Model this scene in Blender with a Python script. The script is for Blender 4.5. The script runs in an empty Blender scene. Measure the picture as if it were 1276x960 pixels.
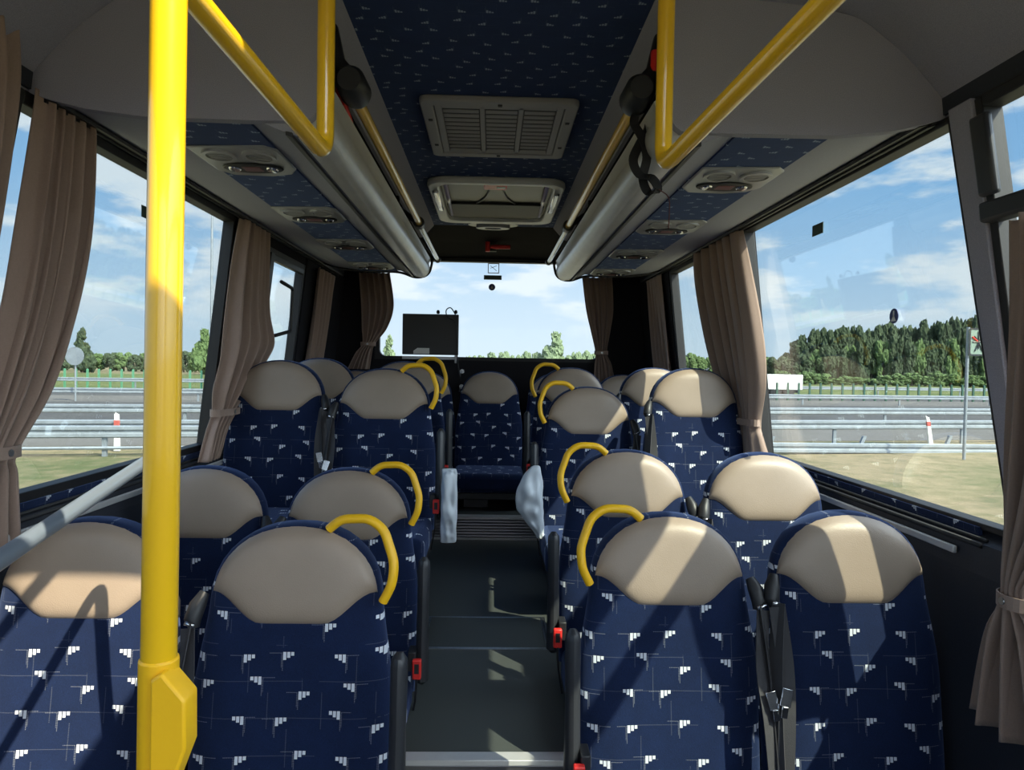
import bpy, math, random
from mathutils import Vector, Matrix, noise
from math import sin, cos, pi, radians, sqrt
random.seed(7)
C = bpy.context.scene.collection
sc = bpy.context.scene

# ------------------------------------------------------------------ camera
# eye point at the origin, +Y towards the rear of the bus, z up
F_PX, CX, CY = 880.0, 638.0, 480.0
yaw, pitch, roll = radians(1.69), radians(1.5), radians(1.0)
FW = Vector((sin(yaw)*cos(pitch), cos(yaw)*cos(pitch), -sin(pitch)))
R0 = Vector((cos(yaw), -sin(yaw), 0)); U0 = R0.cross(FW)
RT = R0*cos(roll) + U0*sin(roll); UP = -R0*sin(roll) + U0*cos(roll)
cd = bpy.data.cameras.new('camera'); cam = bpy.data.objects.new('camera', cd); C.objects.link(cam)
cam.matrix_world = Matrix(((RT.x, UP.x, -FW.x, 0), (RT.y, UP.y, -FW.y, 0), (RT.z, UP.z, -FW.z, 0), (0, 0, 0, 1)))
cd.sensor_width = 36; cd.lens = 36*F_PX/1276; cd.clip_start = 0.05; cd.clip_end = 3000
sc.camera = cam
def ray(px, py): return FW + RT*((px-CX)/F_PX) - UP*((py-CY)/F_PX)
def ax(px, py, X): v = ray(px, py); return v*(X/v.x)
def ay(px, py, Y): v = ray(px, py); return v*(Y/v.y)
def az(px, py, Z): v = ray(px, py); return v*(Z/v.z)

# ------------------------------------------------------------------ light and sky
SUN = Vector((1.0, -1.0, 1.45)).normalized()      # towards the sun
SUN_STRENGTH = 9.6
SKY_STRENGTH = 1.25
AUREOLE = 4.3
EXPOSURE = 0.35
sl = bpy.data.lights.new('sun', 'SUN'); so = bpy.data.objects.new('sun', sl); C.objects.link(so)
sl.energy = SUN_STRENGTH; sl.angle = radians(0.55); sl.color = (1.0, 0.90, 0.68)
so.rotation_euler = SUN.to_track_quat('Z', 'Y').to_euler(); so.location = (6, -5, 9)
sc.view_settings.view_transform = 'Standard'; sc.view_settings.look = 'None'
sc.view_settings.exposure = EXPOSURE; sc.view_settings.gamma = 1; sc.view_settings.use_curve_mapping = False

class NT:
    """small helper for building node trees"""
    def __init__(s, nt): s.nt = nt; s.n = nt.nodes; s.l = nt.links
    def node(s, t, **k):
        n = s.n.new(t)
        for a, b in k.items(): setattr(n, a, b)
        return n
    def put(s, sock, v):
        if v is None: return
        if isinstance(v, bpy.types.NodeSocket): s.l.new(v, sock)
        else: sock.default_value = v
    def M(s, op, a, b=None, c=None, clamp=False):
        n = s.node('ShaderNodeMath', operation=op, use_clamp=clamp)
        s.put(n.inputs[0], a); s.put(n.inputs[1], b)
        if c is not None: s.put(n.inputs[2], c)
        return n.outputs[0]
    def sep(s, v):
        n = s.node('ShaderNodeSeparateXYZ'); s.put(n.inputs[0], v); return n.outputs
    def comb(s, x, y, z=0.0):
        n = s.node('ShaderNodeCombineXYZ'); s.put(n.inputs[0], x); s.put(n.inputs[1], y); s.put(n.inputs[2], z); return n.outputs[0]
    def noise(s, vec, scale, detail=3, rough=0.5):
        n = s.node('ShaderNodeTexNoise'); s.put(n.inputs['Vector'], vec); n.inputs['Scale'].default_value = scale
        n.inputs['Detail'].default_value = detail; n.inputs['Roughness'].default_value = rough; return n.outputs[0]
    def white(s, vec):
        n = s.node('ShaderNodeTexWhiteNoise', noise_dimensions='3D'); s.put(n.inputs['Vector'], vec); return n.outputs[0]
    def ramp(s, f, stops):
        n = s.node('ShaderNodeValToRGB'); s.put(n.inputs[0], f); e = n.color_ramp.elements
        while len(e) < len(stops): e.new(0.5)
        for q, (p, c) in zip(e, stops): q.position = p; q.color = (*c, 1) if len(c) == 3 else c
        return n.outputs[0]
    def mix(s, f, a, b, mode='MIX'):
        n = s.node('ShaderNodeMix', data_type='RGBA', blend_type=mode)
        s.put(n.inputs[0], f); s.put(n.inputs[6], a if not isinstance(a, tuple) else (*a[:3], 1)); s.put(n.inputs[7], b if not isinstance(b, tuple) else (*b[:3], 1))
        return n.outputs[2]
    def maprange(s, v, a, b, c=0.0, d=1.0, smooth=True):
        n = s.node('ShaderNodeMapRange', interpolation_type='SMOOTHSTEP' if smooth else 'LINEAR')
        s.put(n.inputs[0], v); n.inputs[1].default_value = a; n.inputs[2].default_value = b
        n.inputs[3].default_value = c; n.inputs[4].default_value = d; return n.outputs[0]

w = bpy.data.worlds.new('sky'); sc.world = w; w.use_nodes = True; w.node_tree.nodes.clear()
k = NT(w.node_tree)
d_ = k.node('ShaderNodeTexCoord').outputs['Generated']
x_, y_, z_ = k.sep(d_)
base = k.ramp(k.maprange(z_, -0.02, 0.75, smooth=False), [(0.0, (0.58, 0.68, 0.76)), (0.10, (0.50, 0.64, 0.78)), (0.32, (0.25, 0.46, 0.72)), (0.7, (0.14, 0.31, 0.60)), (1.0, (0.10, 0.24, 0.52))])
# clouds: flattened noise
cv = k.comb(k.M('MULTIPLY', x_, 2.2), k.M('MULTIPLY', y_, 2.2), k.M('MULTIPLY', z_, 7.0))
cn = k.noise(cv, 2.6, 6, 0.55)
cl = k.maprange(cn, 0.45, 0.57)
cl = k.M('MULTIPLY', cl, k.maprange(z_, 0.02, 0.10))
cl = k.M('MULTIPLY', cl, k.maprange(z_, 0.62, 0.25))
col = k.mix(k.M('MULTIPLY', cl, 0.75), base, (0.86, 0.86, 0.85))
# whitish haze straight behind the bus
hz = k.M('MULTIPLY', k.maprange(y_, 0.90, 0.995), k.maprange(z_, 0.30, 0.02))
col = k.mix(k.M('MULTIPLY', hz, 0.40), col, (0.80, 0.86, 0.90))
# glow of the sky around the sun
dn = k.node('ShaderNodeVectorMath', operation='DOT_PRODUCT'); k.put(dn.inputs[0], d_); dn.inputs[1].default_value = SUN
gl = k.M('POWER', k.M('MAXIMUM', dn.outputs['Value'], 0.0), 3.0)
addn = k.mix(1.0, col, k.mix(k.M('MULTIPLY', gl, 1.0), (0, 0, 0), (0.95*AUREOLE, 0.97*AUREOLE, 1.0*AUREOLE)), 'ADD')
for n_ in k.n:
    if n_.type == 'MIX' and n_.blend_type == 'ADD': n_.clamp_result = False
bg = k.node('ShaderNodeBackground'); k.put(bg.inputs[0], addn); bg.inputs[1].default_value = SKY_STRENGTH
k.l.new(bg.outputs[0], k.node('ShaderNodeOutputWorld').inputs[0])

# ------------------------------------------------------------------ materials
def mat(name, col, rough=0.6, metal=0.0, noise_amt=0.0, nscale=30, bump=0.0, bscale=200, coat=0.0, spec=0.5, sheen=0.0, coords='Object'):
    m = bpy.data.materials.new(name); m.use_nodes = True; t = NT(m.node_tree); t.n.clear()
    p = t.node('ShaderNodeBsdfPrincipled'); o = t.node('ShaderNodeOutputMaterial'); t.l.new(p.outputs[0], o.inputs[0])
    tc = t.node('ShaderNodeTexCoord').outputs[coords]
    if noise_amt:
        f = t.noise(tc, nscale, 4, 0.6)
        lo = tuple(c*(1-noise_amt) for c in col); hi = tuple(min(1, c*(1+noise_amt)) for c in col)
        t.l.new(t.ramp(f, [(0.3, lo), (0.7, hi)]), p.inputs['Base Color'])
    else: p.inputs['Base Color'].default_value = (*col, 1)
    p.inputs['Roughness'].default_value = rough; p.inputs['Metallic'].default_value = metal
    p.inputs['Specular IOR Level'].default_value = spec
    p.inputs['Coat Weight'].default_value = coat; p.inputs['Coat Roughness'].default_value = 0.08
    p.inputs['Sheen Weight'].default_value = sheen
    if bump:
        b = t.node('ShaderNodeBump'); b.inputs['Strength'].default_value = bump; b.inputs['Distance'].default_value = 0.002
        t.l.new(t.noise(tc, bscale, 2, 0.6), b.inputs['Height']); t.l.new(b.outputs[0], p.inputs['Normal'])
    return m

def fabric(name, axes='xz', base=(0.0040, 0.0115, 0.044), scale=1.0, faint=1.0, motif=(0.62, 0.66, 0.72)):
    """navy moquette woven with little groups of pale bars and stitched lines"""
    m = bpy.data.materials.new(name); m.use_nodes = True; t = NT(m.node_tree); t.n.clear()
    p = t.node('ShaderNodeBsdfPrincipled'); o = t.node('ShaderNodeOutputMaterial'); t.l.new(p.outputs[0], o.inputs[0])
    tc = t.node('ShaderNodeTexCoord').outputs['Object']; s3 = t.sep(tc)
    U = t.M('MULTIPLY', s3['xyz'.index(axes[0])], 1.0/scale); V = t.M('MULTIPLY', s3['xyz'.index(axes[1])], 1.0/scale)
    CW, CH = 0.112, 0.078
    row = t.M('FLOOR', t.M('DIVIDE', V, CH))
    us = t.M('ADD', U, t.M('MULTIPLY', t.M('FRACT', t.M('MULTIPLY', row, 0.382)), CW))
    colid = t.M('FLOOR', t.M('DIVIDE', us, CW))
    lx = t.M('SUBTRACT', us, t.M('MULTIPLY', colid, CW)); lz = t.M('SUBTRACT', V, t.M('MULTIPLY', row, CH))
    r1 = t.white(t.comb(colid, row, 1.0)); r2 = t.white(t.comb(colid, row, 5.0)); r3 = t.white(t.comb(colid, row, 9.0))
    lx = t.M('SUBTRACT', lx, t.M('ADD', 0.016, t.M('MULTIPLY', r1, 0.050)))
    lz = t.M('SUBTRACT', lz, t.M('ADD', 0.036, t.M('MULTIPLY', r2, 0.036)))
    flip = t.M('SUBTRACT', t.M('MULTIPLY', t.M('GREATER_THAN', r3, 0.5), 2.0), 1.0)
    fx = t.M('MULTIPLY', t.M('SUBTRACT', lx, 0.014), flip); fx = t.M('ADD', fx, 0.014)     # 0..0.024, tallest bar at 0.024
    bi = t.M('DIVIDE', fx, 0.0093)
    inside = t.M('MULTIPLY', t.M('GREATER_THAN', fx, 0.0), t.M('LESS_THAN', fx, 0.028))
    bar = t.M('GREATER_THAN', t.M('FRACT', bi), 0.22)
    low = t.M('SUBTRACT', -0.001, t.M('MULTIPLY', t.M('FLOOR', bi), 0.0050))
    vert = t.M('MULTIPLY', t.M('LESS_THAN', lz, 0.0055), t.M('GREATER_THAN', lz, t.M('SUBTRACT', low, 0.002)))
    bars = t.M('MULTIPLY', t.M('MULTIPLY', inside, bar), vert)
    # stitched line dropping from the last bar, and one running level
    st = t.M('GREATER_THAN', t.M('FRACT', t.M('MULTIPLY', V, 260.0)), 0.45)
    su = t.M('GREATER_THAN', t.M('FRACT', t.M('MULTIPLY', U, 260.0)), 0.45)
    l1 = t.M('MULTIPLY', t.M('LESS_THAN', t.M('ABSOLUTE', t.M('SUBTRACT', fx, 0.0290)), 0.0009), t.M('MULTIPLY', t.M('LESS_THAN', lz, 0.0), t.M('GREATER_THAN', lz, -0.038)))
    l1b = t.M('MULTIPLY', t.M('LESS_THAN', t.M('ABSOLUTE', t.M('SUBTRACT', fx, 0.0318)), 0.0007), t.M('MULTIPLY', t.M('LESS_THAN', lz, 0.003), t.M('GREATER_THAN', lz, -0.030)))
    l2 = t.M('MULTIPLY', t.M('LESS_THAN', t.M('ABSOLUTE', t.M('SUBTRACT', lz, 0.003)), 0.0008), t.M('MULTIPLY', t.M('GREATER_THAN', fx, 0.030), t.M('LESS_THAN', fx, 0.060)))
    lines = t.M('MAXIMUM', t.M('MULTIPLY', t.M('MAXIMUM', l1, l1b), st), t.M('MULTIPLY', l2, su))
    # large faint oblong outlines
    bu = t.M('FRACT', t.M('DIVIDE', t.M('ADD', U, t.M('MULTIPLY', t.M('FLOOR', t.M('DIVIDE', V, 0.083)), 0.047)), 0.127)); bv = t.M('FRACT', t.M('DIVIDE', V, 0.083))
    e = t.M('MAXIMUM', t.M('MULTIPLY', t.M('LESS_THAN', t.M('ABSOLUTE', t.M('SUBTRACT', bu, 0.2)), 0.008), st), t.M('MULTIPLY', t.M('LESS_THAN', t.M('ABSOLUTE', t.M('SUBTRACT', bv, 0.3)), 0.011), su))
    e = t.M('MULTIPLY', e, t.M('GREATER_THAN', t.noise(tc, 9.0, 1), 0.5))
    amt = t.M('MAXIMUM', bars, t.M('MAXIMUM', t.M('MULTIPLY', lines, 0.26*faint), t.M('MULTIPLY', e, 0.10*faint)))
    weave = t.noise(tc, 420, 2)
    bb = t.ramp(t.M('ADD', t.M('MULTIPLY', weave, 0.6), t.M('MULTIPLY', t.noise(tc, 14, 3), 0.4)), [(0.3, tuple(c*0.65 for c in base)), (0.75, tuple(c*1.5 for c in base))])
    t.l.new(t.mix(amt, bb, motif), p.inputs['Base Color'])
    p.inputs['Roughness'].default_value = 0.85; p.inputs['Sheen Weight'].default_value = 0.25; p.inputs['Sheen Tint'].default_value = (0.35, 0.5, 1, 1)
    p.inputs['Specular IOR Level'].default_value = 0.2
    b = t.node('ShaderNodeBump'); b.inputs['Strength'].default_value = 0.3; b.inputs['Distance'].default_value = 0.001
    t.l.new(weave, b.inputs['Height']); t.l.new(b.outputs[0], p.inputs['Normal'])
    return m

def glassmat(name, tint, refl=0.06):
    m = bpy.data.materials.new(name); m.use_nodes = True; t = NT(m.node_tree); t.n.clear()
    o = t.node('ShaderNodeOutputMaterial'); tr = t.node('ShaderNodeBsdfTransparent'); tr.inputs[0].default_value = (*tint, 1)
    g = t.node('ShaderNodeBsdfGlossy'); g.inputs['Roughness'].default_value = 0.02
    fr = t.node('ShaderNodeFresnel'); fr.inputs[0].default_value = 1.35
    mx = t.node('ShaderNodeMixShader'); t.l.new(t.M('MULTIPLY', fr.outputs[0], 0.30), mx.inputs[0]); t.l.new(tr.outputs[0], mx.inputs[1]); t.l.new(g.outputs[0], mx.inputs[2])
    t.l.new(mx.outputs[0], o.inputs[0]); return m

FAB = fabric('seat_moquette', 'xz')
FABTOP = fabric('cushion_moquette', 'xy')
FABC = fabric('ceiling_moquette', 'xy', base=(0.008, 0.020, 0.075), scale=0.78, faint=0.9, motif=(0.30, 0.36, 0.46))
FABY = fabric('sill_moquette', 'yz', scale=0.8)
BEIGE = mat('beige_leather', (0.305, 0.240, 0.185), 0.42, bump=0.25, bscale=350, coat=0.0, spec=0.55, noise_amt=0.05, nscale=8)
YEL = mat('yellow_paint', (0.86, 0.51, 0.010), 0.28, coat=0.9, bump=0.02, bscale=40)
YELP = mat('yellow_plastic', (0.92, 0.52, 0.010), 0.42, bump=0.05)
BLK = mat('black_plastic', (0.018, 0.019, 0.022), 0.45, bump=0.15)
RUB = mat('black_rubber', (0.012, 0.012, 0.014), 0.55, bump=0.1)
DGREY = mat('dark_grey_plastic', (0.028, 0.030, 0.035), 0.4, bump=0.1)
STRAP = mat('grey_black_webbing', (0.045, 0.045, 0.05), 0.7, bump=0.5, bscale=600)
RED = mat('red_plastic', (0.75, 0.035, 0.03), 0.35)
CHROME = mat('chrome', (0.75, 0.76, 0.78), 0.16, 1.0)
STEEL = mat('brushed_steel', (0.42, 0.44, 0.46), 0.35, 1.0, noise_amt=0.15, nscale=60)
ALU = mat('aluminium_profile', (0.60, 0.60, 0.60), 0.33, 0.35, noise_amt=0.06, nscale=12)
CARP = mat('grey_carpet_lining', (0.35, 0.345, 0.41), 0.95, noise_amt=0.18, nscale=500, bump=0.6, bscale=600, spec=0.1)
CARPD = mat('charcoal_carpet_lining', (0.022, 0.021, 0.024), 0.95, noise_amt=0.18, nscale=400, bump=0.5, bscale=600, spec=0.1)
CARPL = mat('light_grey_rack_lining', (0.36, 0.365, 0.43), 0.8, noise_amt=0.08, nscale=300, bump=0.3, bscale=500)
PANEL = mat('dark_slate_panel', (0.024, 0.028, 0.040), 0.7, noise_amt=0.15, nscale=200, bump=0.2)
CURT = mat('brown_curtain_cloth', (0.33, 0.235, 0.19), 0.9, noise_amt=0.06, nscale=220, bump=0.4, bscale=700, sheen=0.2)
FLOOR = mat('speckled_dark_vinyl', (0.062, 0.070, 0.066), 0.5, noise_amt=0.5, nscale=700, bump=0.15, bscale=500)
GREYP = mat('grey_plastic', (0.36, 0.35, 0.35), 0.5, bump=0.05)
SILV = mat('silver_plastic', (0.40, 0.41, 0.43), 0.33, 0.3)
WHITEP = mat('white_plastic', (0.72, 0.72, 0.70), 0.35)
BAG = mat('pale_plastic_bag', (0.60, 0.66, 0.72), 0.35)
GREEN = mat('green_sticker', (0.02, 0.05, 0.035), 0.5)
BLUES = mat('blue_sticker', (0.02, 0.035, 0.16), 0.5)
GLASS = glassmat('window_glass', (0.86, 0.91, 0.92)); GLASS2 = glassmat('rear_window_glass', (0.84, 0.87, 0.88))
MIRR = mat('glossy_hatch_liner', (0.13, 0.125, 0.105), 0.4)
LIL = mat('lilac_reflection', (0.62, 0.55, 0.80), 0.2, coat=0.6)  # reflection lines in the hatch well, painted as a solid lilac
def m_ridge():
    m = mat('ridged_aluminium', (0.22, 0.22, 0.24), 0.4, 0.7); t = NT(m.node_tree)
    tc = t.node('ShaderNodeTexCoord').outputs['Object']; z = t.sep(tc)[2]
    f = t.M('FRACT', t.M('MULTIPLY', z, 55.0)); b = t.node('ShaderNodeBump'); b.inputs['Strength'].default_value = 1.0; b.inputs['Distance'].default_value = 0.006
    t.l.new(t.M('ABSOLUTE', t.M('SUBTRACT', f, 0.5)), b.inputs['Height']); p = [n for n in t.n if n.type == 'BSDF_PRINCIPLED'][0]; t.l.new(b.outputs[0], p.inputs['Normal'])
    return m
RIDGE = m_ridge()
def two_noise(name, stops, s1, s2, rough=0.95, coords='Object', detail=5):
    m = bpy.data.materials.new(name); m.use_nodes = True; t = NT(m.node_tree); t.n.clear()
    p = t.node('ShaderNodeBsdfPrincipled'); o = t.node('ShaderNodeOutputMaterial'); t.l.new(p.outputs[0], o.inputs[0])
    tc = t.node('ShaderNodeTexCoord').outputs[coords]
    f = t.M('ADD', t.M('MULTIPLY', t.noise(tc, s1, detail), 0.6), t.M('MULTIPLY', t.noise(tc, s2, 3), 0.4))
    t.l.new(t.ramp(f, stops), p.inputs['Base Color']); p.inputs['Roughness'].default_value = rough; p.inputs['Specular IOR Level'].default_value = 0.15
    return m
GRASS = two_noise('dry_grass', [(0.34, (0.085, 0.10, 0.045)), (0.48, (0.165, 0.145, 0.085)), (0.60, (0.235, 0.19, 0.12))], 0.25, 2.6)
GRASS2 = two_noise('green_verge', [(0.35, (0.06, 0.09, 0.028)), (0.65, (0.14, 0.15, 0.065))], 0.2, 4.0)
ASPH = two_noise('asphalt', [(0.3, (0.06, 0.06, 0.064)), (0.7, (0.095, 0.095, 0.095))], 0.3, 8.0)
ASPH2 = two_noise('pale_concrete', [(0.3, (0.11, 0.105, 0.10)), (0.7, (0.15, 0.145, 0.14))], 0.3, 8.0)
GALV = mat('galvanised_steel', (0.24, 0.27, 0.30), 0.5, 0.3, noise_amt=0.15, nscale=3)
LEAF = two_noise('dark_foliage', [(0.35, (0.022, 0.034, 0.022)), (0.50, (0.044, 0.062, 0.036)), (0.66, (0.080, 0.105, 0.055))], 14.0, 40.0)
LEAF2 = two_noise('light_foliage', [(0.35, (0.05, 0.085, 0.035)), (0.66, (0.13, 0.185, 0.075))], 14.0, 40.0)
LEAF3 = two_noise('hazy_foliage', [(0.35, (0.10, 0.14, 0.085)), (0.66, (0.18, 0.235, 0.14))], 14.0, 40.0)  # distance haze mixed into the leaf colour
BARK = mat('bark', (0.09, 0.07, 0.05), 0.9, noise_amt=0.3, nscale=8)
GPOST = mat('dark_green_post', (0.03, 0.09, 0.06), 0.6); GPOSTL = mat('light_green_post', (0.09, 0.26, 0.15), 0.6)
SIGNF = mat('sign_face', (0.20, 0.27, 0.22), 0.5); WROAD = mat('road_marking_white', (0.75, 0.75, 0.72), 0.7)

# ------------------------------------------------------------------ mesh helpers
def tag(o, label=None, cat=None, group=None, kind=None):
    if label: o['label'] = label
    if cat: o['category'] = cat
    if group: o['group'] = group
    if kind: o['kind'] = kind
    return o
def empty(name, loc, label=None, cat=None, group=None):
    o = bpy.data.objects.new(name, None); o.empty_display_size = 0.05; C.objects.link(o); o.location = loc
    return tag(o, label, cat, group)
def origin_of(o):
    v = Vector((0, 0, 0))
    while o is not None: v += o.location; o = o.parent
    return v
class MB:
    def __init__(s): s.v = []; s.f = []; s.m = []; s.mi = 0
    def add(s, vs, fs):
        n = len(s.v); s.v += [Vector(v) for v in vs]; s.f += [tuple(n+i for i in f) for f in fs]; s.m += [s.mi]*len(fs); return s
    def box(s, x0, x1, y0, y1, z0, z1):
        return s.hexa([(x0, y0, z0), (x1, y0, z0), (x1, y1, z0), (x0, y1, z0), (x0, y0, z1), (x1, y0, z1), (x1, y1, z1), (x0, y1, z1)])
    def hexa(s, p): return s.add(p, [(0, 3, 2, 1), (4, 5, 6, 7), (0, 1, 5, 4), (1, 2, 6, 5), (2, 3, 7, 6), (3, 0, 4, 7)])
    def prism(s, poly, axis, a, b):
        """poly: 2D points in the plane normal to axis (x: (y,z), y: (x,z), z: (x,y))"""
        def P(q, t): return {'x': (t, q[0], q[1]), 'y': (q[0], t, q[1]), 'z': (q[0], q[1], t)}[axis]
        n = len(poly); vs = [P(q, a) for q in poly] + [P(q, b) for q in poly]
        return s.add(vs, [tuple(range(n)), tuple(range(2*n-1, n-1, -1))] + [(i, i+n, (i+1) % n+n, (i+1) % n) for i in range(n)])
    def tube(s, pts, r, n=12, smooth=0, flat=1.0, up=None, caps=True):
        pts = [Vector(p) for p in pts]
        if smooth: pts = catmull(pts, smooth)
        rr = r if isinstance(r, (list, tuple)) else [r]*len(pts)
        if len(rr) != len(pts): rr = [rr[min(len(rr)-1, int(i*len(rr)/len(pts)))] for i in range(len(pts))]
        u = None; vs = []
        for i, p in enumerate(pts):
            d = (pts[min(i+1, len(pts)-1)] - pts[max(i-1, 0)]).normalized()
            if u is None:
                u = Vector(up) if up else (Vector((0, 0, 1)) if abs(d.z) < 0.9 else Vector((1, 0, 0)))
            u = (u - d*u.dot(d)).normalized(); w_ = d.cross(u)
            for j in range(n):
                a = 2*pi*j/n; vs.append(p + w_*(rr[i]*cos(a)) + u*(rr[i]*flat*sin(a)))
        L = len(pts); fs = [(i*n+j, i*n+(j+1) % n, (i+1)*n+(j+1) % n, (i+1)*n+j) for i in range(L-1) for j in range(n)]
        if caps: fs += [tuple(range(n))[::-1], tuple((L-1)*n+j for j in range(n))]
        return s.add(vs, fs)
    def ribbon(s, pts, wdt, th, wdir, smooth=0):
        pts = [Vector(p) for p in pts]
        if smooth: pts = catmull(pts, smooth)
        wd = Vector(wdir).normalized(); vs = []
        for i, p in enumerate(pts):
            d = (pts[min(i+1, len(pts)-1)] - pts[max(i-1, 0)]).normalized(); a = (wd - d*wd.dot(d)).normalized(); n = d.cross(a)
            for q, r in ((-1, -1), (1, -1), (1, 1), (-1, 1)): vs.append(p + a*(q*wdt/2) + n*(r*th/2))
        L = len(pts); fs = [(i*4+j, i*4+(j+1) % 4, (i+1)*4+(j+1) % 4, (i+1)*4+j) for i in range(L-1) for j in range(4)] + [(3, 2, 1, 0), tuple((L-1)*4+j for j in range(4))]
        return s.add(vs, fs)
    def lathe(s, prof, c, axis='z', n=24):
        """prof: (radius, height) list"""
        c = Vector(c); vs = []
        for r, h in prof:
            for j in range(n):
                a = 2*pi*j/n; q = (r*cos(a), r*sin(a))
                vs.append(c + Vector({'z': (q[0], q[1], h), 'y': (q[0], h, q[1]), 'x': (h, q[0], q[1])}[axis]))
        L = len(prof); return s.add(vs, [(i*n+j, i*n+(j+1) % n, (i+1)*n+(j+1) % n, (i+1)*n+j) for i in range(L-1) for j in range(n)] + [tuple(range(n))[::-1], tuple((L-1)*n+j for j in range(n))])
    def grid(s, fn, nu, nv, closed=False):
        vs = [fn(i/nu, j/nv) for j in range(nv+1) for i in range(nu+1)]
        return s.add(vs, [(j*(nu+1)+i, j*(nu+1)+i+1, (j+1)*(nu+1)+i+1, (j+1)*(nu+1)+i) for j in range(nv) for i in range(nu)])
    def build(s, name, mt, parent=None, local=False, smooth=False, bevel=0.0, seg=2, solid=0.0, subd=0, fix=True):
        me = bpy.data.meshes.new(name); o = bpy.data.objects.new(name, me); C.objects.link(o)
        if parent is not None:
            o.parent = parent; off = Vector((0, 0, 0)) if local else origin_of(parent)
            vs = [v - off for v in s.v]
        else:
            xs = [v.x for v in s.v]; ys = [v.y for v in s.v]; zs = [v.z for v in s.v]
            off = Vector(((min(xs)+max(xs))/2, (min(ys)+max(ys))/2, min(zs))); o.location = off; vs = [v - off for v in s.v]
        me.from_pydata(vs, [], s.f)
        mts = mt if isinstance(mt, (list, tuple)) else [mt]
        for q in mts: me.materials.append(q)
        if len(mts) > 1:
            for p, i in zip(me.polygons, s.m): p.material_index = i
        if fix:
            import bmesh
            bm = bmesh.new(); bm.from_mesh(me); bmesh.ops.recalc_face_normals(bm, faces=bm.faces); bm.to_mesh(me); bm.free()
        if smooth:
            me.polygons.foreach_set('use_smooth', [True]*len(me.polygons))
            if smooth == 'auto': me.set_sharp_from_angle(angle=radians(38))
        if bevel:
            b = o.modifiers.new('bevel', 'BEVEL'); b.width = bevel; b.segments = seg; b.limit_method = 'ANGLE'; b.angle_limit = radians(35)
            me.polygons.foreach_set('use_smooth', [True]*len(me.polygons)); me.set_sharp_from_angle(angle=radians(50))
        if solid:
            b = o.modifiers.new('thick', 'SOLIDIFY'); b.thickness = solid; b.offset = 0
        if subd:
            b = o.modifiers.new('sub', 'SUBSURF'); b.levels = subd; b.render_levels = subd
        return o
def catmull(p, n):
    out = []; q = [p[0]*2-p[1]] + list(p) + [p[-1]*2-p[-2]]
    for i in range(1, len(q)-2):
        for j in range(n):
            t = j/n; a, b, c, d = q[i-1], q[i], q[i+1], q[i+2]
            out.append(0.5*((2*b) + (c-a)*t + (2*a-5*b+4*c-d)*t*t + (3*b-a-3*c+d)*t**3))
    out.append(p[-1]); return out
def fillet(p, r, n=6):
    """polyline with rounded corners"""
    p = [Vector(q) for q in p]; out = [p[0]]
    for i in range(1, len(p)-1):
        a = (p[i-1]-p[i]); b = (p[i+1]-p[i]); rr = min(r, a.length*0.49, b.length*0.49); A = p[i]+a.normalized()*rr; B = p[i]+b.normalized()*rr
        for j in range(n+1):
            t = j/n; out.append(A*(1-t)**2 + p[i]*2*t*(1-t) + B*t*t)
    out.append(p[-1]); return out
def children(o): return [c for c in bpy.data.objects if c.parent == o]
def copy_tree(o, parent=None):
    c = o.copy(); C.objects.link(c)
    if parent: c.parent = parent
    for ch in children(o): copy_tree(ch, c)
    return c
def struct(mb, name, mt, **k): return tag(mb.build(name, mt, **k), kind='structure')

# ------------------------------------------------------------------ bus shell
YF, YB = -1.9, 5.50            # front and rear ends of the saloon
ZC = 0.95                      # middle ceiling
ZM, ZL, ZR = -1.08, -1.46, -0.94   # aisle floor, sunken side floors, rear platform
def XW(z): return 1.15 + (0.66-z)*0.113
def wpatch(mb, s, y0, y1, z0, z1, th=0.06, inset=0.0, k0=0.0, k1=0.0):
    a, b = XW(z0)-inset, XW(z1)-inset; q0, q1 = (0.66-z0), (0.66-z1)
    A0, A1, B0, B1 = y0+k0*q0, y1+k1*q0, y0+k0*q1, y1+k1*q1
    mb.hexa([(s*a, A0, z0), (s*(a+th), A0, z0), (s*(a+th), A1, z0), (s*a, A1, z0), (s*b, B0, z1), (s*(b+th), B0, z1), (s*(b+th), B1, z1), (s*b, B1, z1)])
    return mb

# floors
m = MB(); m.box(-0.30, 0.30, 1.93, 2.95, ZM-0.05, ZM); m.box(-1.33, 1.33, 2.95, 4.38, ZM-0.05, ZM)
m.box(-0.31, -0.30, 1.93, 2.95, ZL, ZM); m.box(0.30, 0.31, 1.93, 2.95, ZL, ZM); m.box(-1.33, 1.33, 2.95, 2.96, ZL, ZM-0.05)
m.box(-1.33, 1.33, YF, 2.95, ZL-0.05, ZL)
struct(m, 'floor', FLOOR)
m = MB(); m.box(-1.33, 1.33, 4.40, YB, ZR-0.04, ZR); struct(m, 'floor', FLOOR)
m = MB(); m.box(-0.30, 0.30, 1.905, 1.93, ZL, ZM-0.012); struct(m, 'trim_1', RIDGE)
m = MB(); m.box(-0.30, 0.30, 1.90, 1.945, ZM-0.012, ZM+0.004); struct(m, 'trim_2', ALU, bevel=0.002)
m = MB(); m.box(-1.27, 1.27, 4.37, 4.40, ZM, ZR-0.012); struct(m, 'trim_3', RIDGE)
m = MB(); m.box(-0.60, 0.60, 4.355, 4.43, ZR-0.012, ZR+0.004); struct(m, 'trim_4', ALU, bevel=0.002)
m = MB(); m.box(-0.60, 0.60, 4.362, 4.37, ZM, ZM+0.012); struct(m, 'trim_5', ALU)

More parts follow.
